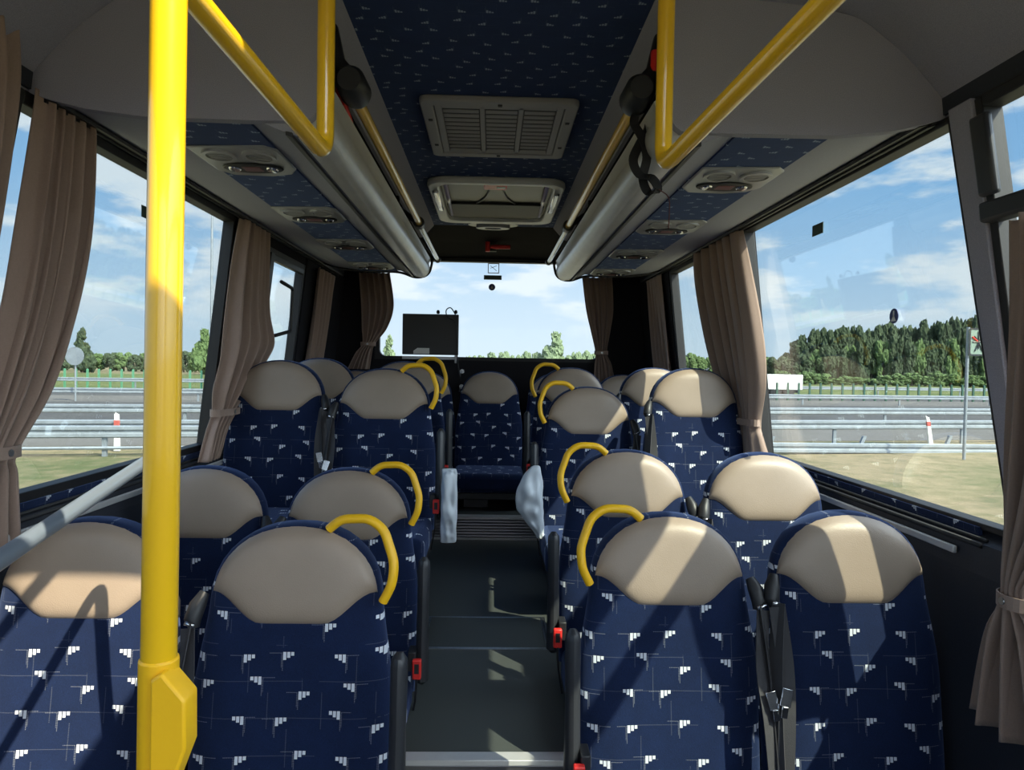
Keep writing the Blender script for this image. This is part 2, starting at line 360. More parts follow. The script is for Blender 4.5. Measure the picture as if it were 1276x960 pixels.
# side walls: lower panel, header, dark rear quarters
for s, nm in ((-1, 'left'), (1, 'right')):
    m = MB(); m.box(*sorted((s*1.275, s*1.34)), YF, YB, ZL, -0.42)
    m.hexa([(s*1.225, YF, -0.50), (s*1.28, YF, -0.50), (s*1.28, YB, -0.50), (s*1.225, YB, -0.50), (s*1.235, YF, -0.425), (s*1.29, YF, -0.405), (s*1.29, YB, -0.405), (s*1.235, YB, -0.425)])
    m.box(*sorted((s*1.225, s*1.275)), YF, YB, ZL, -0.50)
    wpatch(m, s, YF, YB, 0.665, 1.00)
    struct(m, 'wall_'+nm, PANEL)
# pillars (grey lining) and black window surrounds
KP = -0.105      # lean of the front pillars
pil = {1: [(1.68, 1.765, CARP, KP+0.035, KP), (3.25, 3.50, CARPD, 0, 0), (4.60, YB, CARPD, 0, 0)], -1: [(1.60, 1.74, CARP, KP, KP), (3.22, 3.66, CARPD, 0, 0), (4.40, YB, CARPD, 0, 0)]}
tn = 6
for s in (1, -1):
    for y0, y1, mt, k0, k1 in pil[s]:
        m = MB(); wpatch(m, s, y0, y1, -0.42, 0.665, 0.07, 0.012, k0, k1); struct(m, 'trim_%d' % tn, mt, bevel=0.004); tn += 1
def window(n, s, y0, y1, z0=-0.40, z1=0.655, th=0.035, k0=0.0, k1=0.0):
    """black rubber frame with one pane between pillars"""
    e = empty('window_%d' % n, (s*XW(z0), (y0+y1)/2, z0)); tag(e, kind='structure')
    m = MB(); wpatch(m, s, y0, y0+th, z0, z1, 0.05, 0.004, k0, k0); wpatch(m, s, y1-th, y1, z0, z1, 0.05, 0.004, k1, k1)
    wpatch(m, s, y0+th, y1-th, z0, z0+th, 0.05, 0.004, k0, k1); wpatch(m, s, y0+th, y1-th, z1-th, z1, 0.05, 0.004, k0, k1)
    m.build('window_frame', RUB, e, bevel=0.003)
    g = MB(); wpatch(g, s, y0+th*0.5, y1-th*0.5, z0+th*0.5, z1-th*0.5, 0.005, -0.030, k0, k1); g.build('glass', GLASS, e)
    return e
w1 = window(1, 1, 1.765, 3.25, th=0.018, k0=KP); w2 = window(2, 1, 3.50, 4.60); w3 = window(3, -1, 1.74, 3.22, k0=KP); w4 = window(4, -1, 3.66, 4.40, z0=-0.40, z1=0.60, th=0.03)
w5 = window(5, 1, -1.5, 1.68, z1=0.66, th=0.026, k1=KP+0.035); w6 = window(6, -1, -1.5, 1.60, z1=0.62, th=0.06, k1=KP)
m = MB(); wpatch(m, -1, 3.66, 4.40, 0.60, 0.665, 0.06, 0.0); struct(m, 'trim_12', CARPD)
m = MB(); wpatch(m, 1, YF, 1.68, 0.66, 0.665, 0.06, 0.0); wpatch(m, -1, YF, 1.60, 0.62, 0.665, 0.06, 0.0); struct(m, 'trim_13', RUB)
# transom bar of the front right window
m = MB(); wpatch(m, 1, -1.44, 1.66, 0.360, 0.408, 0.045, 0.03); m.build('transom_bar', BLK, w5, bevel=0.008)
m = MB(); wpatch(m, 1, 1.615, 1.675, 0.42, 0.61, 0.02, 0.03, KP+0.035, KP+0.035); m.build('side_seal', DGREY, w5, bevel=0.008)
# black inner mullion and hinge arm of the left rear window
m = MB(); wpatch(m, -1, 3.69, 3.75, -0.37, 0.57, 0.04, 0.02); wpatch(m, -1, 3.74, 4.36, 0.54, 0.57, 0.03, 0.01); m.build('mullion', BLK, w4, bevel=0.003)
m = MB(); m.tube(fillet([(-1.10, 3.72, 0.42), (-1.08, 3.86, 0.40), (-1.09, 3.86, 0.17), (-1.13, 3.72, 0.14)], 0.02), 0.010, 8); m.build('latch_handle', BLK, w4, smooth=True)
# stickers on the panes
def disc(c, r, s, zt=1.0, n=24):
    m = MB(); m.lathe([(r, -0.0008), (r, 0.0008)], (0, 0, 0), 'x', n)
    for v in m.v: v.z *= zt; v += Vector(c)
    return m
def sticker(par, px, py, s, wy, hz, mt, rnd=False):
    X = s*1.20
    for _ in range(6): p = ax(px, py, X); X = s*(XW(p.z)+0.024)
    m = MB()
    if rnd: m.lathe([(wy, -0.001), (wy, 0.001)], p, 'x', 24)
    else: m.box(p.x-0.001, p.x+0.001, p.y-wy/2, p.y+wy/2, p.z-hz/2, p.z+hz/2)
    o = m.build('sticker', mt, par); return o, p
for par, s, a, b in ((w1, 1, (1019, 286), (1114, 394)), (w3, -1, (184, 266), (72, 412)), (w2, 1, None, (881, 390))):
    if a: sticker(par, *a, s, 0.085, 0.040, GREEN)
    o, p = sticker(par, *b, s, 0.023, 0.023, BLUES, True)
    m = MB(); m.box(p.x-0.002, p.x+0.002, p.y-0.003, p.y+0.003, p.z-0.004, p.z+0.016); m.prism([(p.y-0.013, p.z-0.016), (p.y+0.013, p.z-0.016), (p.y, p.z+0.004)], 'x', p.x-0.002, p.x+0.002)
    m.build('emblem', WHITEP, o)

# window sills: fabric band, black channels, aluminium rail
for s in (1, -1):
    m = MB(); m.hexa([(s*1.262, 1.77, -0.43), (s*1.272, 1.77, -0.43), (s*1.272, 5.3, -0.43), (s*1.262, 5.3, -0.43), (s*1.258, 1.77, -0.392), (s*1.268, 1.77, -0.392), (s*1.268, 5.3, -0.392), (s*1.258, 5.3, -0.392)])
    struct(m, 'trim_%d' % (14 if s > 0 else 15), FABY)
    m = MB(); m.tube([(s*1.232, 1.72, -0.428), (s*1.232, 4.9, -0.428)], 0.007, 8); m.tube([(s*1.246, 1.72, -0.416), (s*1.246, 4.9, -0.416)], 0.005, 8); struct(m, 'trim_%d' % (16 if s > 0 else 17), RUB, smooth=True)
    m = MB(); m.box(*sorted((s*1.214, s*1.226)), 1.80, 4.8, -0.468, -0.448); struct(m, 'trim_%d' % (18 if s > 0 else 19), ALU, bevel=0.003)

# rear wall with the rear window
WX0, WX1, WZ0, WZ1 = -0.90, 0.86, 0.045, 0.825
m = MB(); m.box(-1.33, WX0, YB, YB+0.06, ZR-0.04, 1.0); m.box(WX1, 1.33, YB, YB+0.06, ZR-0.04, 1.0); m.box(WX0, WX1, YB, YB+0.06, ZR-0.04, WZ0); m.box(WX0, WX1, YB, YB+0.06, WZ1, 1.0)
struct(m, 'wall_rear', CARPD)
w7 = tag(empty('window_7', (0, YB, WZ0)), kind='structure')
def rrect(x0, x1, z0, z1, r, n=6):
    o = []
    for cx, cz, a0 in ((x1-r, z1-r, 0), (x0+r, z1-r, 90), (x0+r, z0+r, 180), (x1-r, z0+r, 270)):
        for j in range(n+1): a = radians(a0+90*j/n); o.append((cx+r*cos(a), cz+r*sin(a)))
    return o
def ring(mb, outer, inner, axis, a, b):
    n = len(outer)
    def P(q, t): return {'x': (t, q[0], q[1]), 'y': (q[0], t, q[1]), 'z': (q[0], q[1], t)}[axis]
    vs = [P(q, a) for q in outer]+[P(q, a) for q in inner]+[P(q, b) for q in outer]+[P(q, b) for q in inner]; fs = []
    for i in range(n):
        j = (i+1) % n; fs += [(i, j, n+j, n+i), (2*n+i, 3*n+i, 3*n+j, 2*n+j), (i, 2*n+i, 2*n+j, j), (n+i, n+j, 3*n+j, 3*n+i)]
    return mb.add(vs, fs)
m = MB(); ring(m, rrect(WX0-0.005, WX1+0.005, WZ0-0.005, WZ1+0.005, 0.001), rrect(WX0+0.03, WX1-0.03, WZ0+0.022, WZ1-0.02, 0.05), 'y', YB-0.006, YB+0.05); m.build('window_frame', RUB, w7)
m = MB(); m.box(WX0+0.01, WX1-0.01, YB+0.028, YB+0.033, WZ0+0.01, WZ1-0.01); m.build('glass', GLASS2, w7)
def rear_rect(px0, py0, px1, py1, mt, nm='sticker', hollow=False):
    a = ay(px0, py0, YB+0.024); b = ay(px1, py1, YB+0.024); m = MB()
    if hollow: ring(m, rrect(a.x, b.x, b.z, a.z, 0.004), rrect(a.x+0.006, b.x-0.006, b.z+0.006, a.z-0.006, 0.002), 'y', YB+0.022, YB+0.026); m.tube([(a.x+0.02, YB+0.024, a.z-0.02), (b.x-0.02, YB+0.024, b.z+0.02)], 0.002, 6); m.tube([(b.x-0.02, YB+0.024, a.z-0.02), (a.x+0.02, YB+0.024, (a.z+b.z)/2)], 0.002, 6)
    else: m.box(a.x, b.x, YB+0.022, YB+0.026, b.z, a.z)
    m.build(nm, mt, w7)
rear_rect(608, 328, 622, 341, STEEL, hollow=True); rear_rect(603, 343, 625, 349, GREEN)
p = ay(613, 358, YB+0.024); m = MB(); m.lathe([(0.026, -0.002), (0.026, 0.002)], p, 'y', 20); oo = m.build('sticker', BLUES, w7)
m = MB(); m.prism([(p.x-0.012, p.z-0.012), (p.x+0.012, p.z-0.012), (p.x, p.z+0.015)], 'y', p.y-0.003, p.y+0.0); m.build('emblem', GREYP, oo)

# rear header from the ceiling down to the window, light behind the racks
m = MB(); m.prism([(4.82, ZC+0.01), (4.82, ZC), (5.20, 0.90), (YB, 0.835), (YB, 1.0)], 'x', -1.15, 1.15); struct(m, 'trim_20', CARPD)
# middle ceiling in blue moquette
m = MB(); m.box(-0.405, 0.405, 1.60, 4.84, ZC, ZC+0.02); struct(m, 'ceiling', FABC)
# grey side fascias between ceiling and rack opening, rack interiors, roof skin
for s in (1, -1):
    m = MB(); m.prism([(s*0.405, ZC), (s*0.405, ZC+0.02), (s*0.50, 0.885), (s*0.50, 0.862), (s*0.485, 0.862)], 'y', 1.832, 4.84); struct(m, 'trim_%d' % (21 if s > 0 else 22), CARP)
    m = MB(); m.prism([(s*0.50, 0.862), (s*1.13, 0.862), (s*1.13, 0.885), (s*0.50, 0.885)], 'y', 1.832, 4.84); struct(m, 'trim_%d' % (23 if s > 0 else 24), CARPD)
HX, HA, HB, HY0, HY1 = 0.31, -0.22, 0.42, 0.05, 0.70       # unseen roof hatch over the driver's end, opening shaped to sun the left seat
m = MB(); m.box(-1.22, 1.22, 1.45, YB+0.06, 1.0, 1.04); m.box(-1.22, 1.22, YF, HY0, 1.0, 1.04); m.box(-1.22, HA, HY0, 1.45, 1.0, 1.04); m.box(HB, 1.22, HY0, 1.45, 1.0, 1.04); m.box(HA, HB, HY1, 1.45, 1.0, 1.04)
struct(m, 'ceiling', DGREY)
# grey cove lining of the front part
cove = [(1.155, 0.64), (1.15, 0.70), (1.05, 0.81), (0.93, 0.90), (0.80, 0.93), (0.45, 0.952)]
m = MB()
for s in (1, -1):
    for y0, y1 in ((YF, 1.805),):
        m.grid(lambda u, v, s=s: (s*Vector((*catmull([Vector((*c, 0)) for c in cove], 4)[int(round(u*20))][:2], 0)).x, y0+(y1-y0)*v, catmull([Vector((*c, 0)) for c in cove], 4)[int(round(u*20))][1]), 20, 1)
m.box(-0.45, 0.45, HY1, 1.605, 0.952, 0.972); m.box(-0.45, 0.45, YF, HY0, 0.952, 0.972); m.box(-0.45, HA, HY0, HY1, 0.952, 0.972); m.box(HB, 0.45, HY0, HY1, 0.952, 0.972)
m.box(-0.45, -0.405, 1.605, 1.81, 0.952, 0.972); m.box(0.405, 0.45, 1.605, 1.81, 0.952, 0.972)
struct(m, 'ceiling', CARP, smooth='auto', fix=False)
m = MB(); m.box(HA, HB, HY1, HY1+0.01, 0.952, 1.03); m.box(HA, HB, HY0-0.01, HY0, 0.952, 1.03); m.box(HA-0.01, HA, HY0, HY1, 0.952, 1.03); m.box(HB, HB+0.01, HY0, HY1, 0.952, 1.03)
struct(m, 'trim_25', WHITEP)
# front end: windscreen opening
m = MB(); m.box(-1.33, 1.33, YF-0.06, YF, ZL, -0.45); m.box(-1.3, 1.3, YF-0.06, YF, 0.70, 1.04); m.box(-1.34, -1.16, YF-0.06, YF, -0.45, 0.70); m.box(1.16, 1.34, YF-0.06, YF, -0.45, 0.70)
struct(m, 'wall_front', PANEL)

# ------------------------------------------------------------------ luggage racks
RY0, RY1 = 1.80, 4.63
def rack(s, side):
    e = empty('luggage_rack', (s*0.8, RY0, 0.6), 'grey lined overhead luggage rack along the %s windows of the bus' % side, 'luggage rack')
    P = lambda pts: [(s*x, z) for x, z in pts]
    m = MB(); m.prism(P([(1.155, 0.672), (1.12, 0.660), (1.02, 0.628), (0.875, 0.612), (0.60, 0.610), (0.52, 0.578), (0.48, 0.572), (0.48, 0.60), (0.60, 0.64), (1.15, 0.69)]), 'y', RY0+0.02, RY1)
    m.build('rack_shelf', CARPL, e, smooth='auto')
    m = MB(); m.prism(P([(0.868, 0.613), (0.866, 0.6065), (0.622, 0.6045), (0.620, 0.611)]), 'y', RY0+0.002, RY1-0.004); m.build('fabric_strip', FABC, e)
    # rounded aluminium front profile
    prof = [(0.500, 0.571)] + [(0.468+0.056*cos(a), 0.628+0.062*sin(a)) for a in [radians(d) for d in range(262, 148, -9)]] + [(0.408, 0.690), (0.424, 0.700), (0.44, 0.695), (0.47, 0.63), (0.505, 0.60)]
    m = MB(); m.prism(P(prof), 'y', RY0+0.03, RY1); m.build('front_profile', ALU, e, smooth='auto')
    m = MB(); m.prism(P([(0.512, 0.568), (0.528, 0.573), (0.528, 0.583), (0.512, 0.580)]), 'y', RY0+0.01, RY1); m.build('groove', DGREY, e)
    # black rubber edge at the rear end
    ed = fillet([Vector((s*x, RY1, z)) for x, z in ((1.14, 0.665), (1.0, 0.618), (0.87, 0.603), (0.6, 0.603), (0.50, 0.563), (0.415, 0.585), (0.395, 0.68), (0.43, 0.71))], 0.05)
    m = MB(); m.tube(ed, 0.008, 8); m.build('end_seal', RUB, e, smooth=True)
    # carpeted end wall at the front, up to the cove
    endp = [(1.155, 0.655), (1.10, 0.635), (1.02, 0.622), (0.875, 0.606), (0.60, 0.604), (0.47, 0.604), (0.43, 0.64), (0.405, 0.70), (0.402, 0.948), (0.45, 0.95), (0.80, 0.93), (0.93, 0.90), (1.05, 0.81), (1.15, 0.70)]
    lo = [(0.428, 0.72), (0.434, 0.665), (0.446, 0.63), (0.47, 0.606), (0.60, 0.604), (0.875, 0.606), (1.02, 0.622), (1.10, 0.640), (1.155, 0.657)]; up_ = [(0.402, 0.95)] + [(x, z) for x, z in cove[::-1] if x > 0.402 and z > 0.69] + [(1.155, 0.695)]
    def itp(L, x):
        for (xa, za), (xb, zb) in zip(L, L[1:]):
            if xa <= x <= xb: return za+(zb-za)*(x-xa)/max(1e-6, xb-xa)
        return L[-1][1]
    xs = [0.428+0.727*i/48 for i in range(49)]; m = MB(); vs = []
    for x in xs: vs += [(s*x, RY0, itp(lo, x)), (s*x, RY0, itp(up_, x)+0.004), (s*x, RY0+0.03, itp(up_, x)+0.004), (s*x, RY0+0.03, itp(lo, x))]
    m.add(vs, [(i*4+j, i*4+(j+1) % 4, i*4+4+(j+1) % 4, i*4+4+j) for i in range(48) for j in range(4)] + [(0, 1, 2, 3), (195, 194, 193, 192)])
    m.build('end_panel', CARP, e, smooth='auto')
    # black curtain track at the outer edge
    m = MB(); m.prism(P([(1.152, 0.668), (1.09, 0.645), (1.094, 0.636), (1.153, 0.652)]), 'y', RY0+0.01, 5.2); m.prism(P([(1.127, 0.648), (1.118, 0.645), (1.119, 0.636), (1.128, 0.639)]), 'y', RY0+0.01, 5.2)
    m.build('curtain_track', RUB, e)
    m = MB(); m.prism(P([(1.142, 0.646), (1.134, 0.643), (1.134, 0.641), (1.142, 0.644)]), 'y', RY0+0.02, 5.1); m.build('track_wire', STEEL, e)
    return e
rack(-1, 'left'); rack(1, 'right')

# passenger service units let into the racks
def console(s):
    e = empty('reading_light_unit', (0, 0, 0))
    def sh(m): return m
    m = MB(); out = [(-0.125, -0.10), (0.10, -0.115), (0.128, -0.09), (0.128, 0.045), (0.10, 0.085), (0.03, 0.105), (-0.09, 0.10), (-0.125, 0.06)]
    m.prism([(x, y) for x, y in out], 'z', -0.012, 0.0); m.build('housing', SILV, e, local=True, bevel=0.005)
    for x in (-0.055, 0.060):
        m = MB(); ring(m, [(x+0.047*cos(a), -0.055+0.040*sin(a)) for a in [2*pi*i/28 for i in range(28)]], [(x+0.036*cos(a), -0.055+0.030*sin(a)) for a in [2*pi*i/28 for i in range(28)]], 'z', -0.024, -0.012)
        v = m.build('air_vent', SILV, e, local=True, smooth='auto')
        m = MB(); m.lathe([(0.036, -0.015), (0.034, -0.0145)], (x, 0, 0), 'z', 20)
        for q in m.v: q.y = q.y*0.82-0.055
        m.build('vent_core', BLK, v, local=True)
        m = MB()
        for j in range(-2, 3): m.box(x-0.030, x+0.030, -0.057+j*0.010, -0.053+j*0.010, -0.021, -0.015)
        m.build('vent_slats', SILV, v, local=True)
    m = MB(); m.prism([(0.092*cos(a)+0.002, 0.030+0.036*sin(a)) for a in [2*pi*i/32 for i in range(32)]], 'z', -0.022, -0.012); lp = m.build('lamp_panel', BLK, e, local=True, bevel=0.004)
    m = MB(); m.box(-0.026, 0.030, 0.014, 0.046, -0.025, -0.020); m.build('call_button', mat('dull_red_lens', (0.22, 0.10, 0.11), 0.3) if 'dull_red_lens' not in bpy.data.materials else bpy.data.materials['dull_red_lens'], lp, local=True, bevel=0.004)
    for x in (-0.055, 0.060):
        m = MB(); m.lathe([(0.018, -0.022), (0.016, -0.028), (0.008, -0.030)], (x, 0.032, 0), 'z', 16); m.build('lens', CHROME, lp, local=True, smooth='auto')
    return e
cons = console(1)
ordn = ['nearest the camera', 'second from the camera', 'third from the camera', 'farthest from the camera']
first = True
for s, side, ys in ((-1, 'left', (2.14, 2.90, 3.60, 4.36)), (1, 'right', (2.22, 2.98, 3.70, 4.42))):
    for i, y in enumerate(ys):
        c = cons if first else copy_tree(cons); first = False
        c.location = (s*0.745, y+0.03, 0.6075); c.scale = (1, 1.45, 0.62)
        tag(c, 'silver reading light and air vent unit under the %s rack, %s' % (side, ordn[i]), 'reading light', 'reading light units under the racks')

# ------------------------------------------------------------------ things on the ceiling
e = empty('ceiling_vent', (0.01, 2.835, ZC), 'grey louvred rectangular air grille on the blue fabric ceiling', 'vent')
m = MB(); ring(m, rrect(-0.272, 0.298, 2.505, 3.165, 0.03), rrect(-0.225, 0.251, 2.555, 3.115, 0.008), 'z', ZC-0.024, ZC); m.build('vent_frame', GREYP, e, bevel=0.006)
m = MB(); m.box(-0.24, 0.265, 2.54, 3.13, ZC-0.004, ZC-0.001); m.build('backing', BLK, e)
m = MB()
for x0, x1 in ((-0.222, -0.196), (-0.058, -0.040), (0.084, 0.102), (0.222, 0.248)): m.box(x0, x1, 2.557, 3.113, ZC-0.020, ZC-0.006)
m.box(-0.196, 0.222, 2.557, 2.585, ZC-0.020, ZC-0.006); m.box(-0.196, 0.222, 3.085, 3.113, ZC-0.020, ZC-0.006); m.build('grille_frame', GREYP, e, bevel=0.002)
for x0, x1 in ((-0.192, -0.062), (-0.036, 0.080), (0.106, 0.218)):
    for j in range(11):
        y = 2.600+j*0.0455; m = MB(); m.hexa([(x0, y, ZC-0.020), (x1, y, ZC-0.020), (x1, y+0.024, ZC-0.022), (x0, y+0.024, ZC-0.022), (x0, y, ZC-0.018), (x1, y, ZC-0.018), (x1, y+0.024, ZC-0.020), (x0, y+0.024, ZC-0.020)]); m.build('slat', GREYP, e)
for x, y in ((0.015, 2.535), (0.015, 3.135), (-0.245, 2.70), (-0.245, 3.0), (0.272, 2.70), (0.272, 3.0)):
    m = MB(); m.box(x-0.008, x+0.008, y-0.010, y+0.010, ZC-0.027, ZC-0.020); m.build('clip', BLK, e, bevel=0.002)

# roof hatch: white and chrome rim round a shallow well
e = empty('roof_hatch', (0.01, 4.06, ZC), 'roof hatch with white rounded frame and red handle behind the grille', 'hatch')
hx0, hx1, hy0, hy1 = -0.345, 0.365, 3.56, 4.58
m = MB(); ring(m, rrect(hx0, hx1, hy0, hy1, 0.10), rrect(hx0+0.06, hx1-0.06, hy0+0.05, hy1-0.09, 0.08), 'z', ZC-0.035, ZC); m.build('hatch_frame', WHITEP, e, bevel=0.012, seg=3)
for s in (-1, 1):
    xc = 0.01+s*0.318; m = MB(); m.box(xc-0.016, xc+0.016, hy0+0.16, hy1-0.42, ZC-0.050, ZC-0.036); m.build('rim_clip', CHROME, e, bevel=0.006)
m = MB(); m.box(hx0+0.05, hx1-0.05, hy0+0.04, hy1-0.08, ZC-0.006, ZC-0.002); m.build('inner_lid', MIRR, e)
for s in (-1, 1):
    m = MB(); m.tube([(0.01+s*0.262, hy0+0.10, ZC-0.02), (0.01+s*0.268, hy1-0.20, ZC-0.02)], 0.011, 10); m.build('side_reflection', LIL, e, smooth=True)  # bright reflections along both hatch sides, modelled as tubes
    m = MB(); m.tube([Vector((0.01+s*q, y, ZC-0.010)) for q, y in ((0.03, hy0+0.16), (0.06, hy0+0.40), (0.13, hy0+0.58), (0.20, hy0+0.62))], 0.005, 8, smooth=6); m.build('cable', GREYP, e, smooth=True)
m = MB(); m.prism(rrect(hx0+0.07, hx1-0.07, hy1-0.48, hy1-0.12, 0.06), 'z', ZC-0.02, ZC-0.007); m.build('dark_insert', RUB, e, bevel=0.004)
m = MB(); m.box(-0.055, 0.065, hy0+0.055, hy0+0.16, ZC-0.030, ZC-0.006); h = m.build('pull_handle', RED, e, bevel=0.006)
m = MB(); m.box(0.012, 0.055, hy0+0.085, hy0+0.115, ZC-0.033, ZC-0.029); m.build('print', WHITEP, h)
# round air outlet
e = empty('round_air_outlet', (-0.005, 4.74, ZC), 'round pale speaker ring on the ceiling behind the roof hatch', 'speaker')
m = MB(); ring(m, [(-0.005+0.165*cos(a), 4.72+0.085*sin(a)) for a in [2*pi*i/40 for i in range(40)]], [(-0.005+0.115*cos(a), 4.72+0.058*sin(a)) for a in [2*pi*i/40 for i in range(40)]], 'z', ZC-0.014, ZC); m.build('outer_ring', SILV, e, smooth='auto')
m = MB(); ring(m, [(-0.005+0.112*cos(a), 4.72+0.057*sin(a)) for a in [2*pi*i/40 for i in range(40)]], [(-0.005+0.055*cos(a), 4.72+0.026*sin(a)) for a in [2*pi*i/40 for i in range(40)]], 'z', ZC-0.036, ZC); m.build('inner_ring', SILV, e, smooth='auto', bevel=0.004)
m = MB(); m.lathe([(0.06, ZC-0.008), (0.06, ZC-0.001)], (-0.005, 4.72, 0), 'z', 24); m.build('core', BLK, e)

def hammer(loc, label, along='x', s=1, size=1.0):
    e = empty('emergency_hammer', loc, label, 'emergency hammer'); c = Vector(loc); q = size
    D = Vector((1, 0, 0)) if along == 'x' else Vector((0, 1, -0.25)).normalized()
    m = MB(); m.tube([c+D*(0.015*q), c+D*(0.045*q), c+D*(0.13*q)], [0.010*q, 0.013*q, 0.012*q], 10); m.build('handle', RED, e, smooth='auto')
    m = MB(); m.tube([c-D*0.002+Vector((0, 0, 0.028*q)), c-D*0.002-Vector((0, 0, 0.028*q))], 0.014*q, 10); m.build('hammer_head', RED, e, smooth='auto')
    b = c+Vector((0, 0.022*q, 0)) if along == 'x' else c+Vector((s*0.022*q, 0.0, 0)); m = MB(); m.box(b.x-0.012, b.x+0.05*q if along == 'x' else b.x+0.012, b.y-0.02, b.y+0.02, b.z-0.03, b.z+0.035); m.build('bracket', BLK, e, bevel=0.003)
    return e
p = ay(608, 307, 5.15); hammer((p.x, 5.17, p.z), 'red emergency hammer on the dark header above the rear window', 'x', size=1.25)
for s, px, py, sd in ((-1, 424, 120, 'left'), (1, 817, 78, 'right')):
    p = ay(px, py, 1.98 if s < 0 else 1.90); hammer((p.x, p.y, p.z), 'red emergency hammer on the fascia above the %s luggage rack' % sd, 'y', s)

# ------------------------------------------------------------------ yellow rails, with glare painted on the far tubes
def rail(s, side):
    e = empty('ceiling_handrail', (s*0.378, 1.9, 0.72), 'long straight handrail running above the %s luggage rack edge' % side, 'handrail')
    x = s*0.380
    m = MB(); m.tube([(x, 1.93, 0.722), (x, 3.62, 0.722)], 0.0165, 16); m.build('yellow_tube', YEL, e, smooth='auto')
    m = MB(); m.tube([(x, 3.62, 0.722), (x, 4.85, 0.722)], 0.0145, 16); m.build('end_tube', mat('cream_glare', (0.62, 0.58, 0.45), 0.25, coat=0.8) if 'cream_glare' not in bpy.data.materials else bpy.data.materials['cream_glare'], e, smooth='auto')  # rear-window glare on the yellow rail, painted as a cream length
    m = MB(); m.lathe([(0.030, -0.10), (0.040, -0.085), (0.042, 0.0), (0.036, 0.02), (0.024, 0.025)], (x, 1.95, 0.735), 'y', 20)
    m.tube([(x, 1.90, 0.74), (s*0.43, 1.92, 0.80), (s*0.455, 1.94, 0.90)], 0.028, 12); m.build('end_bracket', BLK, e, smooth='auto')
    m = MB(); ring(m, [(x+0.028*cos(a), 0.722+0.028*sin(a)) for a in [2*pi*i/20 for i in range(20)]], [(x+0.0168*cos(a), 0.722+0.0168*sin(a)) for a in [2*pi*i/20 for i in range(20)]], 'y', 3.60, 3.66)
    m.tube([(x+s*0.022, 3.63, 0.735), (s*0.49, 3.64, 0.80), (s*0.50, 3.66, 0.87)], 0.014, 8); m.build('middle_bracket', BLK, e, smooth='auto')
    m = MB(); m.lathe([(0.022, 0.0), (0.024, 0.03), (0.012, 0.045)], (x, 4.83, 0.722), 'y', 16); m.tube([(x, 4.85, 0.722), (s*0.46, 4.86, 0.82), (s*0.50, 4.82, 0.88)], 0.012, 8); m.build('end_cap', BLK, e, smooth='auto')
    return e
rail(-1, 'left'); rail(1, 'right')
for s, sd in ((-1, 'left'), (1, 'right')):
    a = ay(405, 192, 1.45) if s < 0 else ay(826, 208, 1.45); b = ay(238, -6, 0.93) if s < 0 else ay(1037, -6, 0.92); d = (b-a)
    m = MB(); m.tube(fillet([Vector((a.x+s*(-0.0), 1.45, 0.955)), a, a+d*1.9], 0.045, 8), 0.0175, 18)
    tag(m.build('bent_handrail', YEL, smooth='auto'), 'yellow bent handrail dropping from the ceiling at the front of the %s rack' % sd, 'handrail')
# the big pole
pa, pb = ay(210.5, 0, 0.73), ay(196, 960, 0.73); d = (pb-pa)/(pa.z-pb.z)
top = pa - d*(0.955-pa.z); bot = pa + d*(pa.z-ZL)
e = empty('vertical_pole', bot, 'thick yellow upright pole in the left foreground', 'pole')
m = MB(); m.tube([top, bot], 0.0175, 24); m.build('pole_tube', YEL, e, smooth='auto')
cp = lambda px, py: ay(px, py, 0.725)
m = MB(); hexp = [(199, 838), (213, 828), (242, 862), (242, 922), (222, 975), (197, 1010)]; q = [cp(*h) for h in hexp]
m.prism([(v.x, v.z) for v in q], 'y', 0.703, 0.735); m.tube([pa + d*(pa.z+0.305), pa + d*(pa.z+0.48)], 0.0195, 20); m.build('stop_button_housing', YELP, e, bevel=0.003)
# low grey partition rail
A = ay(-60, 738, 0.78); B = ay(190, 570, 1.48)
m = MB(); m.tube(fillet([Vector((A.x-0.03, A.y-0.15, ZL)), A+(A-B)*0.1, B, Vector((B.x+0.004, B.y+0.012, ZL))], 0.04, 6), 0.0125, 14, flat=0.9)
tag(m.build('partition_rail', mat('grey_blue_paint', (0.13, 0.16, 0.20), 0.4, coat=0.3), smooth='auto'), 'slanting grey blue rail beside the left front window seat', 'rail')

# black strap looped over the right handrail
m = MB(); L = [ay(px, py, y) for px, py, y in ((797, 132, 1.93), (790, 152, 1.95), (800, 172, 1.95), (806, 196, 1.95), (801, 222, 1.95), (808, 240, 1.94), (820, 236, 1.93), (812, 222, 1.93), (797, 218, 1.94), (789, 200, 1.95), (797, 180, 1.96), (808, 160, 1.96), (808, 140, 1.96), (800, 128, 1.96))]
m.ribbon(L, 0.026, 0.003, (0.8, 0.2, 0.3), smooth=5)
tag(m.build('webbing_strap', mat('black_webbing', (0.012, 0.012, 0.014), 0.8), smooth=False), 'black webbing strap looped over the right handrail', 'strap')
m = MB(); m.tube([ay(821, 236, 1.93), ay(833, 246, 1.94), ay(834, 265, 1.95), ay(833, 285, 1.96)], 0.0015, 6, smooth=5); tag(m.build('thin_cord', mat('dark_red_cord', (0.10, 0.03, 0.03), 0.8), smooth=True), 'thin dark cord dangling from the black strap', 'cord')

# ------------------------------------------------------------------ floor hatch
e = empty('floor_hatch', (0, 2.84, ZM), 'rectangular inspection hatch with metal edge in the aisle floor', 'hatch')
m = MB(); ring(m, rrect(-0.250, 0.246, 2.665, 3.01, 0.004, 2), rrect(-0.238, 0.228, 2.680, 3.0, 0.004, 2), 'z', ZM, ZM+0.003); m.build('metal_edge', STEEL, e)
m = MB(); m.box(-0.236, 0.226, 2.682, 2.998, ZM, ZM+0.0015); m.build('hatch_lid', FLOOR, e)
m = MB(); m.box(0.233, 0.240, 2.69, 2.99, ZM+0.003, ZM+0.005); m.build('hinge', DGREY, e)

